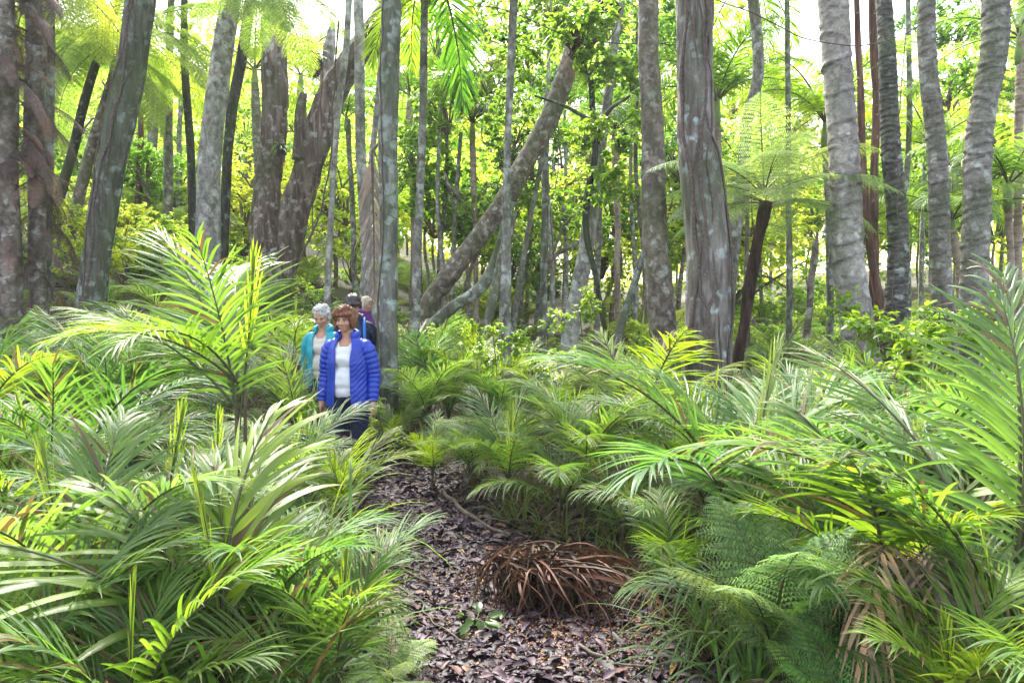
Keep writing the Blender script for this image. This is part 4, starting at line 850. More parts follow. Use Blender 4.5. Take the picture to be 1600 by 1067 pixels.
# rows far to near: (count, Y range, py range, size, tints)
def rowtrees(n, y0, y1, p0, p1, s0, s1, seed, tints, lst, ncr=2, gaps=True):
    rr = np.random.default_rng(seed)
    for k in range(n):
        px = -80 + 1760*(k + rr.uniform(.1, .9))/n; Y = rr.uniform(y0, y1); py = rr.uniform(p0, p1)
        if gaps and py < 200 and any(a-sp < px < a+sp and py < b_ for a, sp, b_ in ((165, 70, 130), (470, 55, 150), (745, 50, 280), (1400, 60, 240), (1240, 40, 90), (50, 30, 50), (290, 30, 100))): py = 330
        t_ = tints[int(rr.integers(len(tints)))]; w_ = {YG: 'yellow green', BG: 'bright green', MG: 'mid green', DG: 'dark green'}[t_]
        o = bgtree(px, py, Y, rr.uniform(s0, s1), lst, t_, None, seed=seed*100+k, ncr=ncr)
        later(o, (('tall ' if py < 200 else '') + f'{w_} leafy tree', 'far' if Y > 20 else 'middle distance'), px, Y)
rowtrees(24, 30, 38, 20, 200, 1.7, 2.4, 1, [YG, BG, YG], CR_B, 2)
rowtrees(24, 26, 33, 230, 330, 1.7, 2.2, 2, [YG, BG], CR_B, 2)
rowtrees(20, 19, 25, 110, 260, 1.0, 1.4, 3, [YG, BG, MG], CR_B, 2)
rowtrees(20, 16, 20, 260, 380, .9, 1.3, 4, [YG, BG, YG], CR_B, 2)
# the darker greener mass in the middle and upper right of centre
for k, (px, py, Y, s) in enumerate([(690, 170, 14, .8), (730, 320, 15, .9), (650, 250, 15, .7), (690, 60, 15, .7), (820, 250, 14.5, .7), (880, 330, 14, .7), (860, 20, 13, .7), (990, 120, 14.5, .8), (960, 330, 15, .8), (840, 420, 15, .7), (1060, 250, 15, .8), (1480, 130, 14, .75), (1540, 250, 15, .8), (1440, 40, 15, .6), (1340, 280, 14, .6), (60, 240, 15, .8), (170, 300, 16, .8), (230, 270, 15, .6), (1000, 20, 13, .7), (880, 130, 16, .6)]):
    t_ = [MG, DG, BG][k % 3]; w_ = {BG: 'bright green', MG: 'mid green', DG: 'dark green'}[t_]
    o = bgtree(px, py, Y, s, CR_D, t_, None, seed=k, ncr=2); later(o, (('tall ' if py < 200 else '') + f'{w_} broadleaf tree', 'middle distance'), px, Y)
# the near broad leaved sapling in front of the pale leaning trunk
o_, C, rad, Y = TR['T3']; o_['label'] = 'dark forking sapling with big fresh green leaves, centre'
for k, (px, py, Y, s) in enumerate([(915, 100, 9.5, .8), (825, 85, 9.2, .7), (915, 200, 9.5, .7), (965, 210, 9.6, .85), (940, 280, 9.5, .8), (805, 150, 9.3, .5), (985, 120, 9.7, .8), (870, 20, 9.4, .75), (950, 40, 9.5, .8), (900, 300, 9.8, .6), (990, 300, 9.8, .6), (760, 180, 9.6, .5), (820, 60, 9.6, .6)]):
    f = obj('foliage', CR_N[k % 4], o_, Vector(at(px, py, Y)) - Vector(o_.location), (0, 0, k*1.3), s); f.color = (1.25, 1.3, .75, 1) if k % 3 else (.95, 1.1, .8, 1)
# shrubs
rr = np.random.default_rng(8)
for k in range(150):
    px = rr.uniform(-60, 1660) if k % 3 else rr.uniform(-60, 640); Y = rr.uniform(11.0, 24) if k % 2 else rr.uniform(10, 15)
    if 470 < px < 620 and Y < 13: continue
    x = gx_at(px, Y); z = float(hgt(x, Y)); s = rr.uniform(.8, 1.3) if Y > 15 else rr.uniform(.55, .9); t_ = [YG, YG, BG, MG][int(rr.integers(4))]
    o = empty('shrub', (x, Y, z)); tag(o, None, 'shrub', 'shrubs on the slope behind')
    f = obj('foliage', (SH if t_ is YG or t_ is BG else SHB)[k % 3], o, (0, 0, .5*s), (0, 0, k), s); f.color = (*t_, 1)
    later(o, ({YG: 'yellow green', BG: 'bright green', MG: 'mid green'}[t_] + (' chest high' if s < .9 else ' tall') + ' shrub', 'far' if Y > 18 else 'middle distance'), px, Y)
for k, (px, py, Y, s, lb) in enumerate([(1420, 500, 5.6, 1.0, 'bright thin leaved sapling in front of the dark finely ringed trunk'), (1490, 540, 5.4, 1.0, 'bright sapling below the slim ringed trunk'), (1360, 480, 6.2, .8, 'leafy sapling top in front of the palest ringed trunk'), (1560, 500, 5.6, .9, 'leafy sapling before the bowed ringed trunk'), (770, 520, 7.4, .8, 'light green sapling at the foot of the thin central trunk'), (905, 470, 9, .8, 'bright sapling low on the pale leaning trunk'), (690, 510, 9.5, .9, 'leafy sapling beside the blackish trunk foot'), (870, 560, 7.5, .7, 'low leafy seedling among the palms in the middle'), (590, 640, 6.4, .45, 'tiny yellow green seedling by the hand of the woman in blue'), (1440, 580, 4.9, .7, 'low bright sapling behind the grey blue palm')]):
    c = at(px, py, Y); z = float(hgt(c[0], c[1])); o = empty('sapling', (c[0], c[1], z)); tag(o, lb, 'sapling', None); h = max(.25, c[2]-z)
    for q in range(3):
        a = q*2.1+k; f = obj('foliage', SAP[(k+q) % 3], o, (.25*s*math.cos(a), .25*s*math.sin(a), h-.12*q), (0, 0, a), s*.75); f.color = (1.6, 1.5, .8, 1)
    P = spline(np.array([[0, 0, -.1], [.05, .02, h*.5], [0, 0, h]]), 8); V, Q, T = tube(P, np.linspace(.011, .005, 8), 6); obj('stem', mesh_np('stem', V, Q, T, [M_STEM], True), o)
# the wood far behind, read as one mass
g = Geo(); n = 52000; rr = np.random.default_rng(31)
cx = rr.uniform(-46, 46, 420); cyy = rr.uniform(40, 52, 420); cz = hgt(cx, cyy) + rr.uniform(0, 10, 420)*(.55+.45*np.sin(cx*.33+1)**2); k = rr.integers(0, 420, n)
P = np.stack([cx[k], cyy[k], cz[k]], 1) + rr.normal(0, 1, (n, 3))*np.array([1.5, 1.5, 1.1]); P[:, 2] = np.maximum(P[:, 2], hgt(P[:, 0], P[:, 1]))
leaf_cloud(g, P, rr.normal(0, 1, (n, 3)), rr.normal(0, .6, (n, 3)) + [0, 0, 1], rr.uniform(.22, .42, n), rr.uniform(.14, .26, n), .2)
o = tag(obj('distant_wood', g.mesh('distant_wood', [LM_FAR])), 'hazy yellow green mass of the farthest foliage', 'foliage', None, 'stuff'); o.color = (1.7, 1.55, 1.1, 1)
# fine sedge and debris between the palms
g = Geo(); rr = np.random.default_rng(41); nt_ = 2300; 
Y = 1.9 + 13*rr.uniform(0, 1, nt_)**1.0; X = (rr.uniform(-140, 1740, nt_)-800)/FPX*Y; keep = path_off(X, Y) > .02; X, Y = X[keep], Y[keep]
nb = 15; X = np.repeat(X, nb) + rr.normal(0, .05, len(X)*nb); Y = np.repeat(Y, nb) + rr.normal(0, .05, len(Y)*nb); n = len(X); Z = hgt(X, Y)-.01
az = rr.uniform(0, 6.283, n); el = rr.uniform(.7, 1.45, n); l = rr.uniform(.15, .5, n)*np.where(Y < 4, .8, 1); k = 5; uu = np.linspace(0, 1, k)
h = np.stack([np.cos(az)*np.cos(el), np.sin(az)*np.cos(el), np.sin(el)], 1)
C = np.stack([X, Y, Z], 1)[:, None] + h[:, None]*l[:, None, None]*uu[None, :, None] + np.stack([np.cos(az), np.sin(az), -.9*np.ones(n)], 1)[:, None]*(l*.45)[:, None, None]*(uu**2.2)[None, :, None]
sd2 = np.stack([-np.sin(az), np.cos(az), 0*az], 1)[:, None] + 0*C; D = unit(np.gradient(C, axis=1)); ribbons(g, C, sd2*(rr.uniform(.003, .007, n))[:, None, None], np.cross(sd2, D), 1-uu**2)
o = tag(obj('sedge_undergrowth', g.mesh('sedge_undergrowth', [LM_SEDGE])), 'fine arching green and straw coloured sedge between the young palms', 'sedge', None, 'stuff'); o.color = (1, 1, 1, 1)
# fallen leaves and twigs on the ground off the track
g = Geo(); n = 16000; Y = 1.8 + 14*rr.uniform(0, 1, n)**1.1; X = (rr.uniform(-140, 1740, n)-800)/FPX*Y; keep = path_off(X, Y) > -.05; X, Y = X[keep], Y[keep]; n = len(X)
th = rr.uniform(0, 6.3, n); L = rr.uniform(.05, .14, n)
leaf_cloud(g, np.stack([X, Y, hgt(X, Y)+rr.uniform(.005, .03, n)], 1), np.stack([np.cos(th), np.sin(th), rr.normal(0, .25, n)], 1), np.stack([rr.normal(0, .4, n), rr.normal(0, .4, n), np.ones(n)], 1), L, L*rr.uniform(.2, .5, n), .3)
tag(obj('leaf_litter', g.mesh('leaf_litter', [M_LITTER])), 'dark fallen leaves covering the soil beneath the palms', 'leaf litter', None, 'stuff')

# clumps of long strap leaved sedge among the near palms
ST = [strappy('foliage', 70, .85, .013, 700+q, .75, [LM_FROND, M_STEM], .7, 1.45) for q in range(3)]
rr = np.random.default_rng(55); tufts = [(90, 2.7), (180, 2.3), (255, 2.8), (330, 2.05), (420, 2.25), (470, 3.1), (140, 3.6), (30, 2.9), (300, 3.2), (400, 3.4), (490, 3.9), (60, 4.4), (1110, 3.0), (1180, 2.6), (1330, 2.6), (1460, 2.4), (1380, 3.2), (1010, 4.4), (1540, 2.9), (250, 4.4)]
for k, (px, Y) in enumerate(tufts):
    x = gx_at(px, Y); t_ = ('pale', 'blue', 'yellow', 'mid')[k % 4]; o = empty('sedge_clump', (x, Y, float(hgt(x, Y))), rr.uniform(0, 6)); tag(o, None, 'sedge', 'strap leaved sedge clumps')
    f = obj('foliage', ST[k % 3], o, (0, 0, 0), None, rr.uniform(1.15, 1.6)*(1 if px < 560 or px > 1150 else .6)); f.color = (*GREEN[t_], 1)
    later(o, ({'pale': 'pale silvery', 'blue': 'bluish green', 'yellow': 'yellow green', 'mid': 'mid green'}[t_] + ' arching sedge clump', 'near'), px, Y)

# ------------------------------------------------------------------ heap of dead leaves, sprig, sticks
def heap():
    c = at(838, 925, 3.62); c[2] = float(hgt(c[0], c[1])); o = empty('dead_leaf_heap', c); tag(o, 'shaggy heap of dead reddish brown palm leaves on the right of the track', 'dead leaves')
    M_H = leafmat('dead_heap_leaf', (.085, .058, .056), (.07, .04, .03), .08, .55, .4, 2, vary=.8)
    rr = np.random.default_rng(4)
    def strands(n, L, w, top, spread, az0, azs, down, name, lay=0, tint=(1, 1, 1)):
        g = Geo(); k = 12; uu = np.linspace(0, 1, k); az = az0 + rr.normal(0, azs, n); l = L*rr.uniform(.55, 1.2, n)
        hd = np.stack([np.cos(az), np.sin(az), 0*az], 1); st = np.stack([rr.normal(0, spread, n), rr.normal(0, spread*.7, n), top*rr.uniform(.75, 1.05, n)], 1)
        out = (.25+.75*rr.uniform(0, 1, n))[:, None]
        C = st[:, None] + hd[:, None]*(l*.62)[:, None, None]*(np.sin(uu*np.pi/2)[None, :, None]*out[:, None])
        zz = st[:, 2:3] + (.10*l)[:, None]*np.sin(uu*np.pi)[None] - (down*top)*(uu**1.7)[None]*rr.uniform(.85, 1.1, (n, 1))
        wob = rr.normal(0, .06, (n, 1, 3))*np.sin(uu*6+1)[None, :, None]; C = C + wob
        C[:, :, 2] = np.maximum(zz, .012 + .02*rr.uniform(0, 1, (n, 1))); 
        C[:, :, 2] = np.maximum(C[:, :, 2], hgt(C[:, :, 0]+c[0], C[:, :, 1]+c[1])-c[2]+.02)
        D = unit(np.gradient(C, axis=1)); side = np.cross(D, np.array([0, 0, 1.])+rr.normal(0, .5, (n, 1, 3))); side = unit(side)
        ribbons(g, C, side*(w*rr.uniform(.5, 1.3, n)/2)[:, None, None], np.cross(side, D), np.minimum(1, .5+uu*3)*(1-uu**3*.85), .5)
        f = obj(name, g.mesh(name, [M_H]), o); f.color = (*tint, 1)
    strands(130, .62, .02, .30, .1, R(215), .95, 1.0, 'hanging_leaves', tint=(1.1, 1.0, .95))
    strands(100, .55, .018, .27, .12, R(265), .6, 1.0, 'hanging_leaves', tint=(1.5, 1.25, 1.0))
    strands(80, .7, .02, .26, .12, R(320), .6, 1.0, 'hanging_leaves', tint=(.8, .7, .7))
    strands(40, .5, .018, .3, .1, R(90), 1.2, 1.0, 'hanging_leaves', tint=(.6, .5, .5))
    strands(90, 1.9, .02, .16, .14, R(-36), .26, 1.0, 'trailing_leaves', tint=(1.4, 1.0, .8))
    strands(10, .9, .026, .18, .05, R(188), .2, 1.0, 'trailing_leaves', tint=(1.1, .7, .6))
    obj('leaf_base', blob('leaf_base', .12, .12, .12, 3, M_ROOT, .5), o, (0, .02, .16)); o.scale = (.68, .7, .86)
heap()
p = at(745, 1028, 3.28); p[2] = float(hgt(p[0], p[1]))+.03; g = Geo(); rr = np.random.default_rng(6)
for a in (0.2, 1.4, 2.6, 3.9, 5.1): leafy_branch(g, np.array([0, 0, .02]), np.array([math.cos(a), math.sin(a), .25]), .11, rr, 4, .085, .5, full=True, spread=.8, rad=.003)
o = tag(obj('leafy_sprig', g.mesh('leafy_sprig', [LM_BROAD, M_TWIG]), None, p), 'small broken sprig of glossy dark green leaves lying on the track', 'sprig'); o.color = (.5, .6, .6, 1)
def stick(pts, r0, label, name='stick', mat=None):
    P = []
    for a, b_ in pts:
        d = ray(a, b_); Y = 4
        for _ in range(25):
            q = CAM + d*(Y/d[1]); Y = max(1, Y*(1 + .5*(q[2]-float(hgt(q[0], q[1]))-.03)/1.5))
        P.append(q + [0, 0, .012])
    C = spline(np.array(P), 26); L = np.linspace(0, 1, 26); C = C + np.stack([vnoise(L*8, 0, a), vnoise(L*8, 4, a), 0*L], 1)*.02
    V, Q, T = tube(C, r0*(1-.5*L)*(1+.2*vnoise(L*9, 1, a)), 8); b = C[0].copy()
    tag(obj(name, mesh_np(name, V-b, Q, T, [mat or M_TWIG], True), None, b), label, name)
stick([(690, 770), (725, 800), (760, 825), (800, 840)], .022, 'dark fallen branch along the far right verge of the track')
stick([(600, 870), (640, 900), (700, 915), (760, 905)], .007, 'thin twig lying across the track left of the dead leaf heap')
stick([(655, 940), (690, 985), (735, 1010)], .006, 'short twig on the near left of the track')
stick([(905, 1010), (960, 1040), (1030, 1050)], .008, 'twig on the near right of the track below the dead leaf heap')

# ------------------------------------------------------------------ people
M_SKIN = plain('skin', (.5, .27, .19), .5, nscale=9, amt=.08, bump=.05); M_SKIN.node_tree.nodes['Principled BSDF'].inputs['Subsurface Weight'].default_value = .08
M_LIP = plain('lips', (.42, .14, .12), .45, amt=.05, bump=0)
def hairmat(name, c):
    m, nt, b, out = nodes_of(name); n = noise(nt, 60, mapping(nt, (1, 1, .18)), 5, .6, .3)
    nt.links.new(ramp(nt, [(.3, tuple(q*.45 for q in c)), (.55, c), (.75, tuple(min(1, q*1.6) for q in c))], n), b.inputs['Base Color'])
    b.inputs['Roughness'].default_value = .45; bp = nt.nodes.new('ShaderNodeBump'); bp.inputs['Strength'].default_value = .8; bp.inputs['Distance'].default_value = .006
    nt.links.new(n, bp.inputs['Height']); nt.links.new(bp.outputs[0], b.inputs['Normal']); return m
H_AUB, H_GREY, H_DARK, H_BLOND = hairmat('hair_auburn', (.2, .075, .035)), hairmat('hair_grey', (.5, .49, .5)), hairmat('hair_dark', (.03, .02, .025)), hairmat('hair_fair', (.62, .52, .42))
M_JB = plain('quilted_blue_nylon', (.01, .045, .42), .38, .5, nscale=45, amt=.12, bump=.25, dist=.004)
M_TEE = plain('white_cotton', (.72, .73, .8), .85, .2, nscale=14, amt=.04, bump=.25, dist=.01)
M_JEAN = plain('dark_denim', (.02, .027, .06), .8, .2, nscale=40, amt=.3, bump=.2)
M_TEAL = plain('teal_nylon', (.02, .33, .42), .5, .4, nscale=12, amt=.12, bump=.4, dist=.012)
M_NAVY = plain('navy_nylon', (.01, .018, .05), .5, .4, nscale=12, amt=.2, bump=.4, dist=.012)
M_PURP = plain('purple_fleece', (.12, .03, .22), .8, .2, nscale=14, amt=.2, bump=.3)
M_SHOE = plain('boot_leather', (.03, .022, .02), .5, amt=.2)
M_EYEW = plain('eye_white', (.6, .58, .56), .25, amt=0, bump=0); M_IRIS = plain('iris', (.05, .04, .03), .15, amt=0, bump=0); M_BROW = plain('brow', (.09, .05, .035), .8, amt=.2)
M_BLUE = plain('blue_strap', (.02, .16, .6), .5, amt=.1); M_BUFF = plain('cream_cotton', (.6, .56, .5), .8, amt=.05)
def cap_geo(g, a, b_, ra, rb, k=16, flat=1.0):
    a, b_ = np.array(a, float), np.array(b_, float); L = np.linalg.norm(b_-a); d = (b_-a)/max(L, 1e-6); rows = []; rs = []
    for t in np.linspace(-1, 0, 6)[:-1]: rows.append(a + d*ra*math.sin(t*math.pi/2)); rs.append(ra*math.cos(t*math.pi/2)+1e-4)
    for t in np.linspace(0, 1, 4): rows.append(a+(b_-a)*t); rs.append(ra+(rb-ra)*t)
    for t in np.linspace(0, 1, 6)[1:]: rows.append(b_ + d*rb*math.sin(t*math.pi/2)); rs.append(rb*math.cos(t*math.pi/2)+1e-4)
    V, Q, T = tube(np.array(rows), np.array(rs), k); g.add(V, Q, T)
def ell(g, c, r3, k=20, rot=0):
    z = np.sin(np.linspace(-np.pi/2, np.pi/2, k)); rr = np.cos(np.linspace(-np.pi/2, np.pi/2, k))+1e-4
    V, Q, T = tube(np.stack([0*z, 0*z, z], 1), rr, k); V = V*np.array(r3)
    if rot: cc, ss_ = math.cos(rot), math.sin(rot); V = np.stack([V[:, 0], V[:, 1]*cc-V[:, 2]*ss_, V[:, 1]*ss_+V[:, 2]*cc], 1)
    g.add(V + np.array(c), Q, T)
def fuse(g, name, vox, mats, smooth=2, disp=None, matf=None):
    me = g.mesh(name, mats, True); o = bpy.data.objects.new('tmp', me); COL.objects.link(o)
    md = o.modifiers.new('r', 'REMESH'); md.mode = 'VOXEL'; md.voxel_size = vox; md.use_smooth_shade = True
    if smooth: s_ = o.modifiers.new('s', 'SMOOTH'); s_.factor = .5; s_.iterations = smooth
    dg = bpy.context.evaluated_depsgraph_get(); m2 = bpy.data.meshes.new_from_object(o.evaluated_get(dg)); bpy.data.objects.remove(o); m2.name = name
    n = len(m2.vertices); co = np.empty(n*3); m2.vertices.foreach_get('co', co); co = co.reshape(-1, 3)
    if disp is not None:
        no = np.empty(n*3); m2.vertex_normals.foreach_get('vector', no); co = co + disp(co, no.reshape(-1, 3)); m2.vertices.foreach_set('co', co.astype(np.float32).ravel())
    m2.materials.clear(); [m2.materials.append(q) for q in mats]
    if matf is not None:
        f = np.empty(len(m2.polygons)*3); m2.polygons.foreach_get('center', f); m2.polygons.foreach_set('material_index', matf(f.reshape(-1, 3)).astype(np.int32))
    m2.polygons.foreach_set('use_smooth', np.ones(len(m2.polygons), bool)); m2.update(); return m2
def hand_geo(g, wrist, side, curl=.5):
    w = np.array(wrist, float)        # arm hangs: fingers point down, palm towards the thigh
    pc = w + np.array([.0, -.01, -.045]); cap_geo(g, w, pc, .026, .03, 12); cap_geo(g, pc+[0, -.022, -.008], pc+[0, .022, -.008], .017, .015, 10)
    for q, (dy, L) in enumerate([(-.030, .068), (-.010, .078), (.010, .072), (.028, .056)]):
        a = pc + [side*.002, dy, -.028]; c1 = curl*(.55+.12*q)
        p1 = a + np.array([-side*math.sin(c1*.4), -.02*(1.5-q), -math.cos(c1*.4)])*L*.45
        p2 = p1 + np.array([-side*math.sin(c1*1.2), 0, -math.cos(c1*1.2)])*L*.32; p3 = p2 + np.array([-side*math.sin(c1*2), 0, -math.cos(c1*2)])*L*.23
        cap_geo(g, a, p1, .0088, .008, 8); cap_geo(g, p1, p2, .008, .0072, 8); cap_geo(g, p2, p3, .0072, .0062, 8)
    t0 = w + np.array([0, -.024, -.02]); t1 = t0 + [-side*.006, -.026, -.026]; t2 = t1 + [-side*.008, -.010, -.026]; cap_geo(g, t0, t1, .0115, .0095, 8); cap_geo(g, t1, t2, .0095, .0075, 8)
def head_geo(g, c, s=1.0, tilt=0.0):
    """c centre of the skull, face towards -Y"""
    gg = Geo(); c = np.array(c)
    ell(gg, (0, .012, .028), (.074, .092, .086)); ell(gg, (0, -.022, -.022), (.060, .068, .078)); ell(gg, (0, -.05, -.075), (.034, .034, .03)); ell(gg, (0, -.02, -.062), (.05, .05, .035))
    for q in (-1, 1): ell(gg, (q*.034, -.058, -.026), (.026, .026, .024)); ell(gg, (q*.075, .012, -.01), (.010, .02, .032)); cap_geo(gg, (q*.014, -.082, .018), (q*.046, -.070, .019), .009, .007, 8)
    cap_geo(gg, (0, -.083, .008), (0, -.103, -.026), .009, .0125, 10)
    for q in (-1, 1): ell(gg, (q*.011, -.093, -.03), (.009, .01, .008))
    cap_geo(gg, (-.018, -.082, -.056), (.018, -.082, -.056), .0075, .0075, 8); cap_geo(gg, (-.014, -.08, -.066), (.014, -.08, -.066), .0085, .0085, 8)
    for V, k in ((q, 0) for q in [np.concatenate(gg.V)]):
        cc, ss_ = math.cos(tilt), math.sin(tilt); V = V*s; V = np.stack([V[:, 0], V[:, 1]*cc - V[:, 2]*ss_, V[:, 1]*ss_ + V[:, 2]*cc], 1) + c
        g.add(V, np.concatenate(gg.Q), np.concatenate(gg.T))
def hloc(c, p, s, tilt):
    p = np.array(p)*s; cc, ss_ = math.cos(tilt), math.sin(tilt); return np.array([p[0], p[1]*cc-p[2]*ss_, p[1]*ss_+p[2]*cc]) + np.array(c)
def person(x, y, H_, rz, label, hair, jacket, jmat, tilt=.1, tee=None, vox=.0055, arms=((-.27, -.02), (.27, -.02)), build=1.0, legs=((-.1, -.08, 0), (.1, .12, 0)), hairstyle='short', quilt=False, hx=0.0, open_=True):
    z = float(hgt(x, y)) + .012; k = H_/1.65; o = empty('person', (x, y, z), rz, k); tag(o, label, 'person')
    hc = np.array([hx, -.035, 1.54]); g = Geo(); head_geo(g, hc, 1.0, tilt)
    cap_geo(g, (0, .012, 1.34), (hx*.8, .0, 1.46), .058, .052)
    ell(g, (0, .01, 1.2), (.165*build, .10*build, .2)); ell(g, (0, 0, 1.0), (.14*build, .10*build, .16)); ell(g, (0, .01, .88), (.16*build, .11*build, .12)); cap_geo(g, (0, .01, 1.335), (.12, .01, 1.285), .055, .045); cap_geo(g, (0, .01, 1.335), (-.12, .01, 1.285), .055, .045)
    W_ = []
    for q, (ax, ay) in zip((-1, 1), arms):
        sh = np.array([q*.172*build**.5, .01, 1.30]); el = sh + np.array([q*.055, .03, -.27]); wr = el + np.array([ax*.18 if False else q*.015, ay-.04, -.235]); W_.append((sh, el, wr))
        cap_geo(g, sh, el, .052, .042); cap_geo(g, el, wr, .042, .027); hand_geo(g, wr, q)
    Lg = []
    for (lx, ly, lz) in legs:
        hp = np.array([lx*.95, .0, .86]); an = np.array([lx*1.05, ly, .085+lz]); kn = (hp+an)/2 + np.array([0, -.045, .01]); Lg.append((hp, kn, an))
        cap_geo(g, hp, kn, .085*build, .056); cap_geo(g, kn, an, .056, .038); cap_geo(g, an, an+[0, -.13, -.05], .04, .032)
    hz = hc[2]
    lipf = lambda f: ((np.abs(f[:, 0]-hx) < .021) & (f[:, 1] < hloc(hc, (0, -.078, 0), 1, tilt)[1]) & (np.abs(f[:, 2]-hloc(hc, (0, -.088, -.061), 1, tilt)[2]) < .0085))
    obj('body', fuse(g, 'body', vox, [M_SKIN, M_LIP], 2, None, lipf), o)
    if tilt < .5:
        for q in (-1, 1):
            e = Geo(); ell(e, (0, 0, 0), (.0125, .0085, .0075), 12); eo = obj('eye', e.mesh('eye', [M_EYEW], True), o, hloc(hc, (q*.030, -.0745, .001), 1, tilt))
            e = Geo(); ell(e, (0, -.006, 0), (.0062, .005, .0064), 10); obj('iris', e.mesh('iris', [M_IRIS], True), eo)
            e = Geo(); cap_geo(e, (q*.016, 0, .0), (q*.046, .012, .002), .0038, .0025, 8); obj('eyebrow', e.mesh('eyebrow', [M_BROW], True), o, hloc(hc, (0, -.089, .022), 1, tilt))
            e = Geo(); cap_geo(e, (q*.017, -.001, .0), (q*.043, .007, .0), .0032, .0028, 8); obj('eyelid', e.mesh('eyelid', [M_BROW], True), o, hloc(hc, (0, -.083, .008), 1, tilt))
    # hair
    g = Geo(); cc, ss_ = math.cos(tilt), math.sin(tilt)
    if hairstyle == 'bob':
        ell(g, (0, .02, .045), (.09, .1, .085)); ell(g, (0, .05, -.01), (.088, .075, .105))
        for q in (-1, 1): ell(g, (q*.078, .0, -.015), (.026, .05, .075)); ell(g, (q*.048, -.062, .062), (.045, .034, .03)); cap_geo(g, (q*.066, -.045, .05), (q*.083, -.02, -.055), .024, .016)
        cap_geo(g, (-.04, -.078, .055), (.045, -.07, .06), .024, .026); cap_geo(g, (-.02, -.06, .09), (.03, -.04, .11), .04, .04)
    elif hairstyle == 'curly':
        rr = np.random.default_rng(3); ell(g, (0, .025, .045), (.088, .098, .08)); ell(g, (0, .05, 0), (.084, .07, .09))
        for _ in range(60):
            v = unit(rr.normal(0, 1, 3)); v[2] = abs(v[2]); 
            if v[1] < -.3 and v[2] < .55: continue
            ell(g, np.array([0, .02, .045])+v*np.array([.085, .095, .085]), (.02, .02, .018), 8)
        for q in (-1, 1): ell(g, (q*.078, .02, -.01), (.016, .035, .045))
    else:
        ell(g, (0, .022, .042), (.086, .096, .085)); ell(g, (0, .05, -.01), (.082, .072, .1)); 
        for q in (-1, 1): ell(g, (q*.076, .012, .0), (.018, .04, .06)); ell(g, (q*.03, -.055, .075), (.045, .035, .025))
    V = np.concatenate(g.V); V = np.stack([V[:, 0], V[:, 1]*cc-V[:, 2]*ss_, V[:, 1]*ss_+V[:, 2]*cc], 1) + hc; g2 = Geo(); g2.add(V, np.concatenate(g.Q), np.concatenate(g.T))
    obj('hair', fuse(g2, 'hair', .006, [hair], 3, lambda c, n: n*(.008*vnoise(c[:, 0]*75, c[:, 1]*75, c[:, 2]*14)+.009*vnoise(c[:, 0]*25, c[:, 1]*25, c[:, 2]*10))[:, None]), o)
    # shirt under the jacket
    if tee:
        g = Geo(); ell(g, (0, 0, 1.2), (.165*build, .12*build, .17)); ell(g, (0, -.03, 1.18), (.13*build, .11*build, .09)); ell(g, (0, -.005, 1.0), (.168*build, .135*build, .17)); ell(g, (0, 0, .9), (.172*build, .132*build, .1)); cap_geo(g, (0, .0, 1.325), (-.115, .0, 1.27), .055, .05); cap_geo(g, (0, .0, 1.325), (.115, .0, 1.27), .055, .05)
        def nk(c, n):
            # V neckline: pull the front of the shirt back where skin shows
            v = (c[:, 2] > 1.30) & (np.abs(c[:, 0]) < (c[:, 2]-1.245)*.62) & (c[:, 1] < .02); d = np.zeros_like(c); d[v, 1] = .1; d[v, 2] = -.1; 
            return d + n*(.007*vnoise(c[:, 0]*9+c[:, 2]*14, c[:, 1]*9, c[:, 2]*12-c[:, 0]*8))[:, None]
        obj('shirt', fuse(g, 'shirt', .008, [tee], 2, nk), o)
    # jacket: torso shell (open in front) and sleeves, quilted
    g = Geo(); n = 150; k_ = 72; zz = np.linspace(.76, 1.405, n); 
    rx = np.interp(zz, [.76, .9, 1.0, 1.15, 1.28, 1.35, 1.38, 1.405], [.20, .19, .178, .186, .172, .128, .098, .088])*build; ry = np.interp(zz, [.76, .9, 1.0, 1.15, 1.28, 1.36, 1.405], [.155, .155, .145, .15, .13, .1, .085])*build
    gap = np.interp(zz, [.76, .95, 1.2, 1.3, 1.405], [.42, .40, .38, .5, .62]) if open_ else np.full(n, .02)
    th = np.array([np.linspace(-np.pi/2+q*1.0, 1.5*np.pi-q*1.0, k_) for q in gap])
    qd = .0095*np.abs(np.sin(np.pi*(zz[:, None]+.012*np.sin(th*3)+.004*np.sin(th*11))/(.05+.004*np.sin(th*2+1))))**.7 if quilt else .006*vnoise(th*3, zz[:, None]*14, 3)
    edge = np.minimum(np.abs(th+np.pi/2-gap[:, None]), np.abs(th-1.5*np.pi+gap[:, None])); qd = qd*np.clip(edge/.2, .3, 1)
    Xo = (rx[:, None]+qd)*np.cos(th); Yo = (ry[:, None]+qd)*np.sin(th)+.005; Zo = np.tile(zz[:, None], (1, k_)) - .03*np.abs(np.cos(th))*sst(1.3, 1.36, zz)[:, None]*0
    Vo = np.stack([Xo, Yo, Zo], -1).reshape(-1, 3); Vi = Vo*np.array([.955, .94, 1]); i = (np.arange(n-1)[:, None]*k_ + np.arange(k_-1)[None]).ravel(); N_ = n*k_
    Qs = [np.stack([i, i+1, i+k_+1, i+k_], -1), N_+np.stack([i, i+k_, i+k_+1, i+1], -1)]; a = np.arange(n-1)*k_
    Qs += [np.stack([a, a+k_, a+k_+N_, a+N_], -1), np.stack([a+k_-1, a+k_-1+N_, a+2*k_-1+N_, a+2*k_-1], -1)]; a = np.arange(k_-1); Qs += [np.stack([a, a+N_, a+1+N_, a+1], -1), np.stack([a, a+1, a+1+N_, a+N_], -1) + (n-1)*k_]
    g.add(np.concatenate([Vo, Vi]), np.concatenate(Qs))
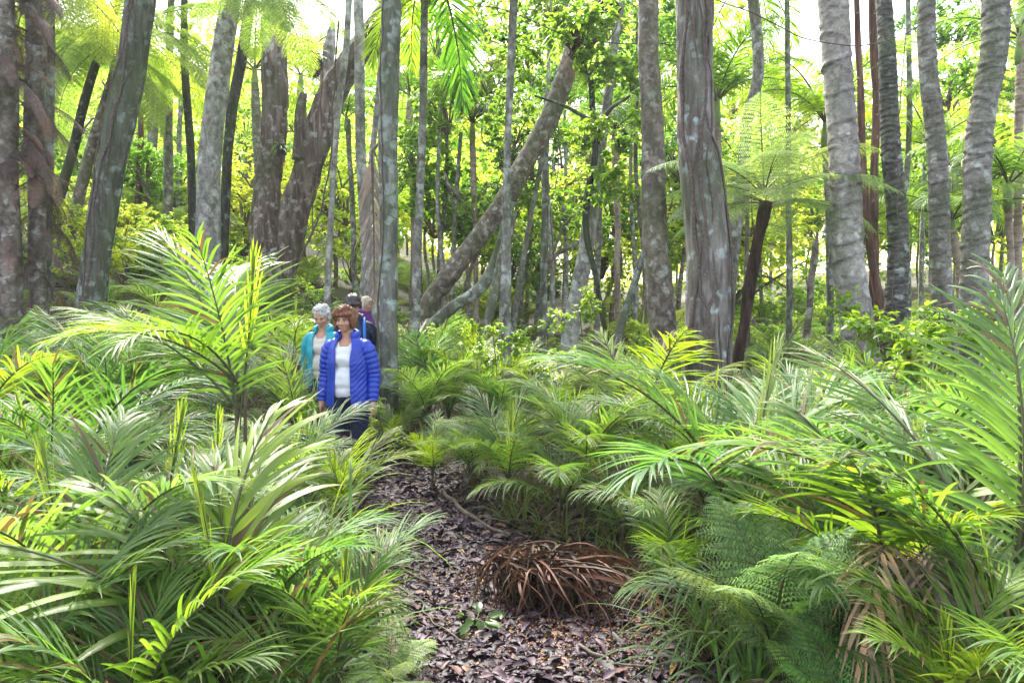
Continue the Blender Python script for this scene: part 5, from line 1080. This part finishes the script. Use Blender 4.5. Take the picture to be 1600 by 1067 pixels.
    for q, (sh, el, wr) in zip((-1, 1), W_):
        P = spline(np.array([sh+[-q*.085, 0, .018], sh+[-q*.012, 0, -.015], (sh+el)/2+[q*.008, 0, 0], el, (el+wr)/2, wr+[0, 0, .005]]), 110); L = np.linspace(0, .6, 110)
        r_ = np.interp(np.linspace(0, 1, 110), [0, .12, .3, .6, .9, 1], [.055, .07, .065, .055, .046, .038])*build**.5; d_ = (.0085*np.abs(np.sin(np.pi*L/.048))**.7 if quilt else .004*vnoise(L*30, 0, q))
        V, Q, T = tube(P, r_+d_, 28); g.add(V, Q, T)
    # collar
    for zc, rc in ((1.40, .0),):
        tc = np.linspace(-np.pi/2+.62+.05, 1.5*np.pi-.62-.05, 40); P = np.stack([.088*build*np.cos(tc), .082*np.sin(tc)+.005, 1.405+.012*np.sin(tc)], 1); V, Q, T = tube(P, .021+.006*np.abs(np.sin(np.arange(40)*.5)), 10); V[:, 2] = 1.405 + (V[:, 2]-1.405)*1.5; g.add(V, Q, T)
    obj('jacket', g.mesh('jacket', [jmat], True), o)
    # trousers and boots
    g = Geo(); ell(g, (0, .012, .875), (.178*build, .128*build, .12))
    for hp, kn, an in Lg: cap_geo(g, hp, kn, .099*build, .074); cap_geo(g, kn, an+[0, 0, .02], .074, .06)
    obj('trousers', fuse(g, 'trousers', .01, [M_JEAN], 2, lambda c, n: n*(.006*vnoise(c[:, 0]*12, c[:, 1]*12, c[:, 2]*22))[:, None]), o)
    for hp, kn, an in Lg:
        g = Geo(); cap_geo(g, an+[0, .01, .04], an+[0, .02, -.03], .052, .05); cap_geo(g, an+[0, 0, -.035], an+[0, -.15, -.05], .045, .036)
        me = fuse(g, 'boot', .01, [M_SHOE], 1); obj('boot', me, o)
    return o
wx = gx_at(541, 5.8)
w1 = person(wx, 5.85, 1.55, R(-9), 'woman with auburn bob in open quilted bright blue jacket and white top', H_AUB, True, M_JB, .14, M_TEE, build=1.02, hairstyle='bob', quilt=True, hx=-.01)
person(gx_at(505, 7.2), 7.2, 1.53, R(-8), 'grey haired person in teal jacket looking down behind the woman in blue', H_GREY, True, M_TEAL, .42, M_BUFF, vox=.008, hairstyle='curly', build=1.05)
p3 = person(gx_at(553, 7.9), 7.9, 1.70, R(10), 'dark haired person in navy jacket half hidden directly behind the woman in blue', H_DARK, True, M_NAVY, .75, M_NAVY, vox=.008, hairstyle='short', build=1.1, open_=False)
for q in (-1, 1):
    P = spline(np.array([(q*.1, .12, 1.40), (q*.115, -.03, 1.39), (q*.12, -.14, 1.28), (q*.13, -.165, 1.1), (q*.16, -.1, .98)]), 24); g = Geo(); V, Q, T = tube(P, .018, 8); g.add(V, Q, T); obj('rucksack_strap', g.mesh('rucksack_strap', [M_BLUE], True), p3)
person(gx_at(571, 9.6), 9.6, 1.47, R(75), 'fair haired person in purple top turned aside farthest behind, beside the lichened trunk', H_BLOND, True, M_PURP, .3, M_PURP, vox=.01, hairstyle='short', open_=False)

# ------------------------------------------------------------------ the bright damp air of the wood
m = bpy.data.materials.new('haze_air'); m.use_nodes = True; nt = m.node_tree; nt.nodes.clear(); out = nt.nodes.new('ShaderNodeOutputMaterial'); pv = nt.nodes.new('ShaderNodeVolumePrincipled')
pv.inputs['Color'].default_value = (.95, .95, .97, 1); pv.inputs['Density'].default_value = .0009; pv.inputs['Anisotropy'].default_value = .3; nt.links.new(pv.outputs[0], out.inputs['Volume'])
x0, x1, y0, y1, z0, z1 = -74, 74, -6, 112, -2, 32
V = [(x, y, z) for z in (z0, z1) for y in (y0, y1) for x in (x0, x1)]; Q = [(0, 2, 3, 1), (4, 5, 7, 6), (0, 1, 5, 4), (2, 6, 7, 3), (0, 4, 6, 2), (1, 3, 7, 5)]
tag(obj('haze', mesh_np('haze', V, Q, None, [m])), 'pale bright haze hanging among the trees', 'haze', None, 'stuff')

# ------------------------------------------------------------------ labels for the many lookalike plants
from collections import defaultdict
by = defaultdict(list)
for o, (base, dist), px, Y in pend: by[(base, dist, where(px, Y))].append((px, Y, o))
ORD = ['first', 'second', 'third', 'fourth', 'fifth', 'sixth', 'seventh', 'eighth', 'ninth', 'tenth', 'eleventh', 'twelfth', 'thirteenth', 'fourteenth']
for (base, dist, wh), lst in by.items():
    lst.sort(key=lambda q: q[0]); d = {'far': 'far ', 'near': 'near ', 'middle distance': 'midway '}[dist]
    for k, (px, Y, o) in enumerate(lst):
        o['label'] = f'{d}{base} {wh}' + ('' if len(lst) == 1 else (f', {ORD[k]} from left' if k < 14 else ''))
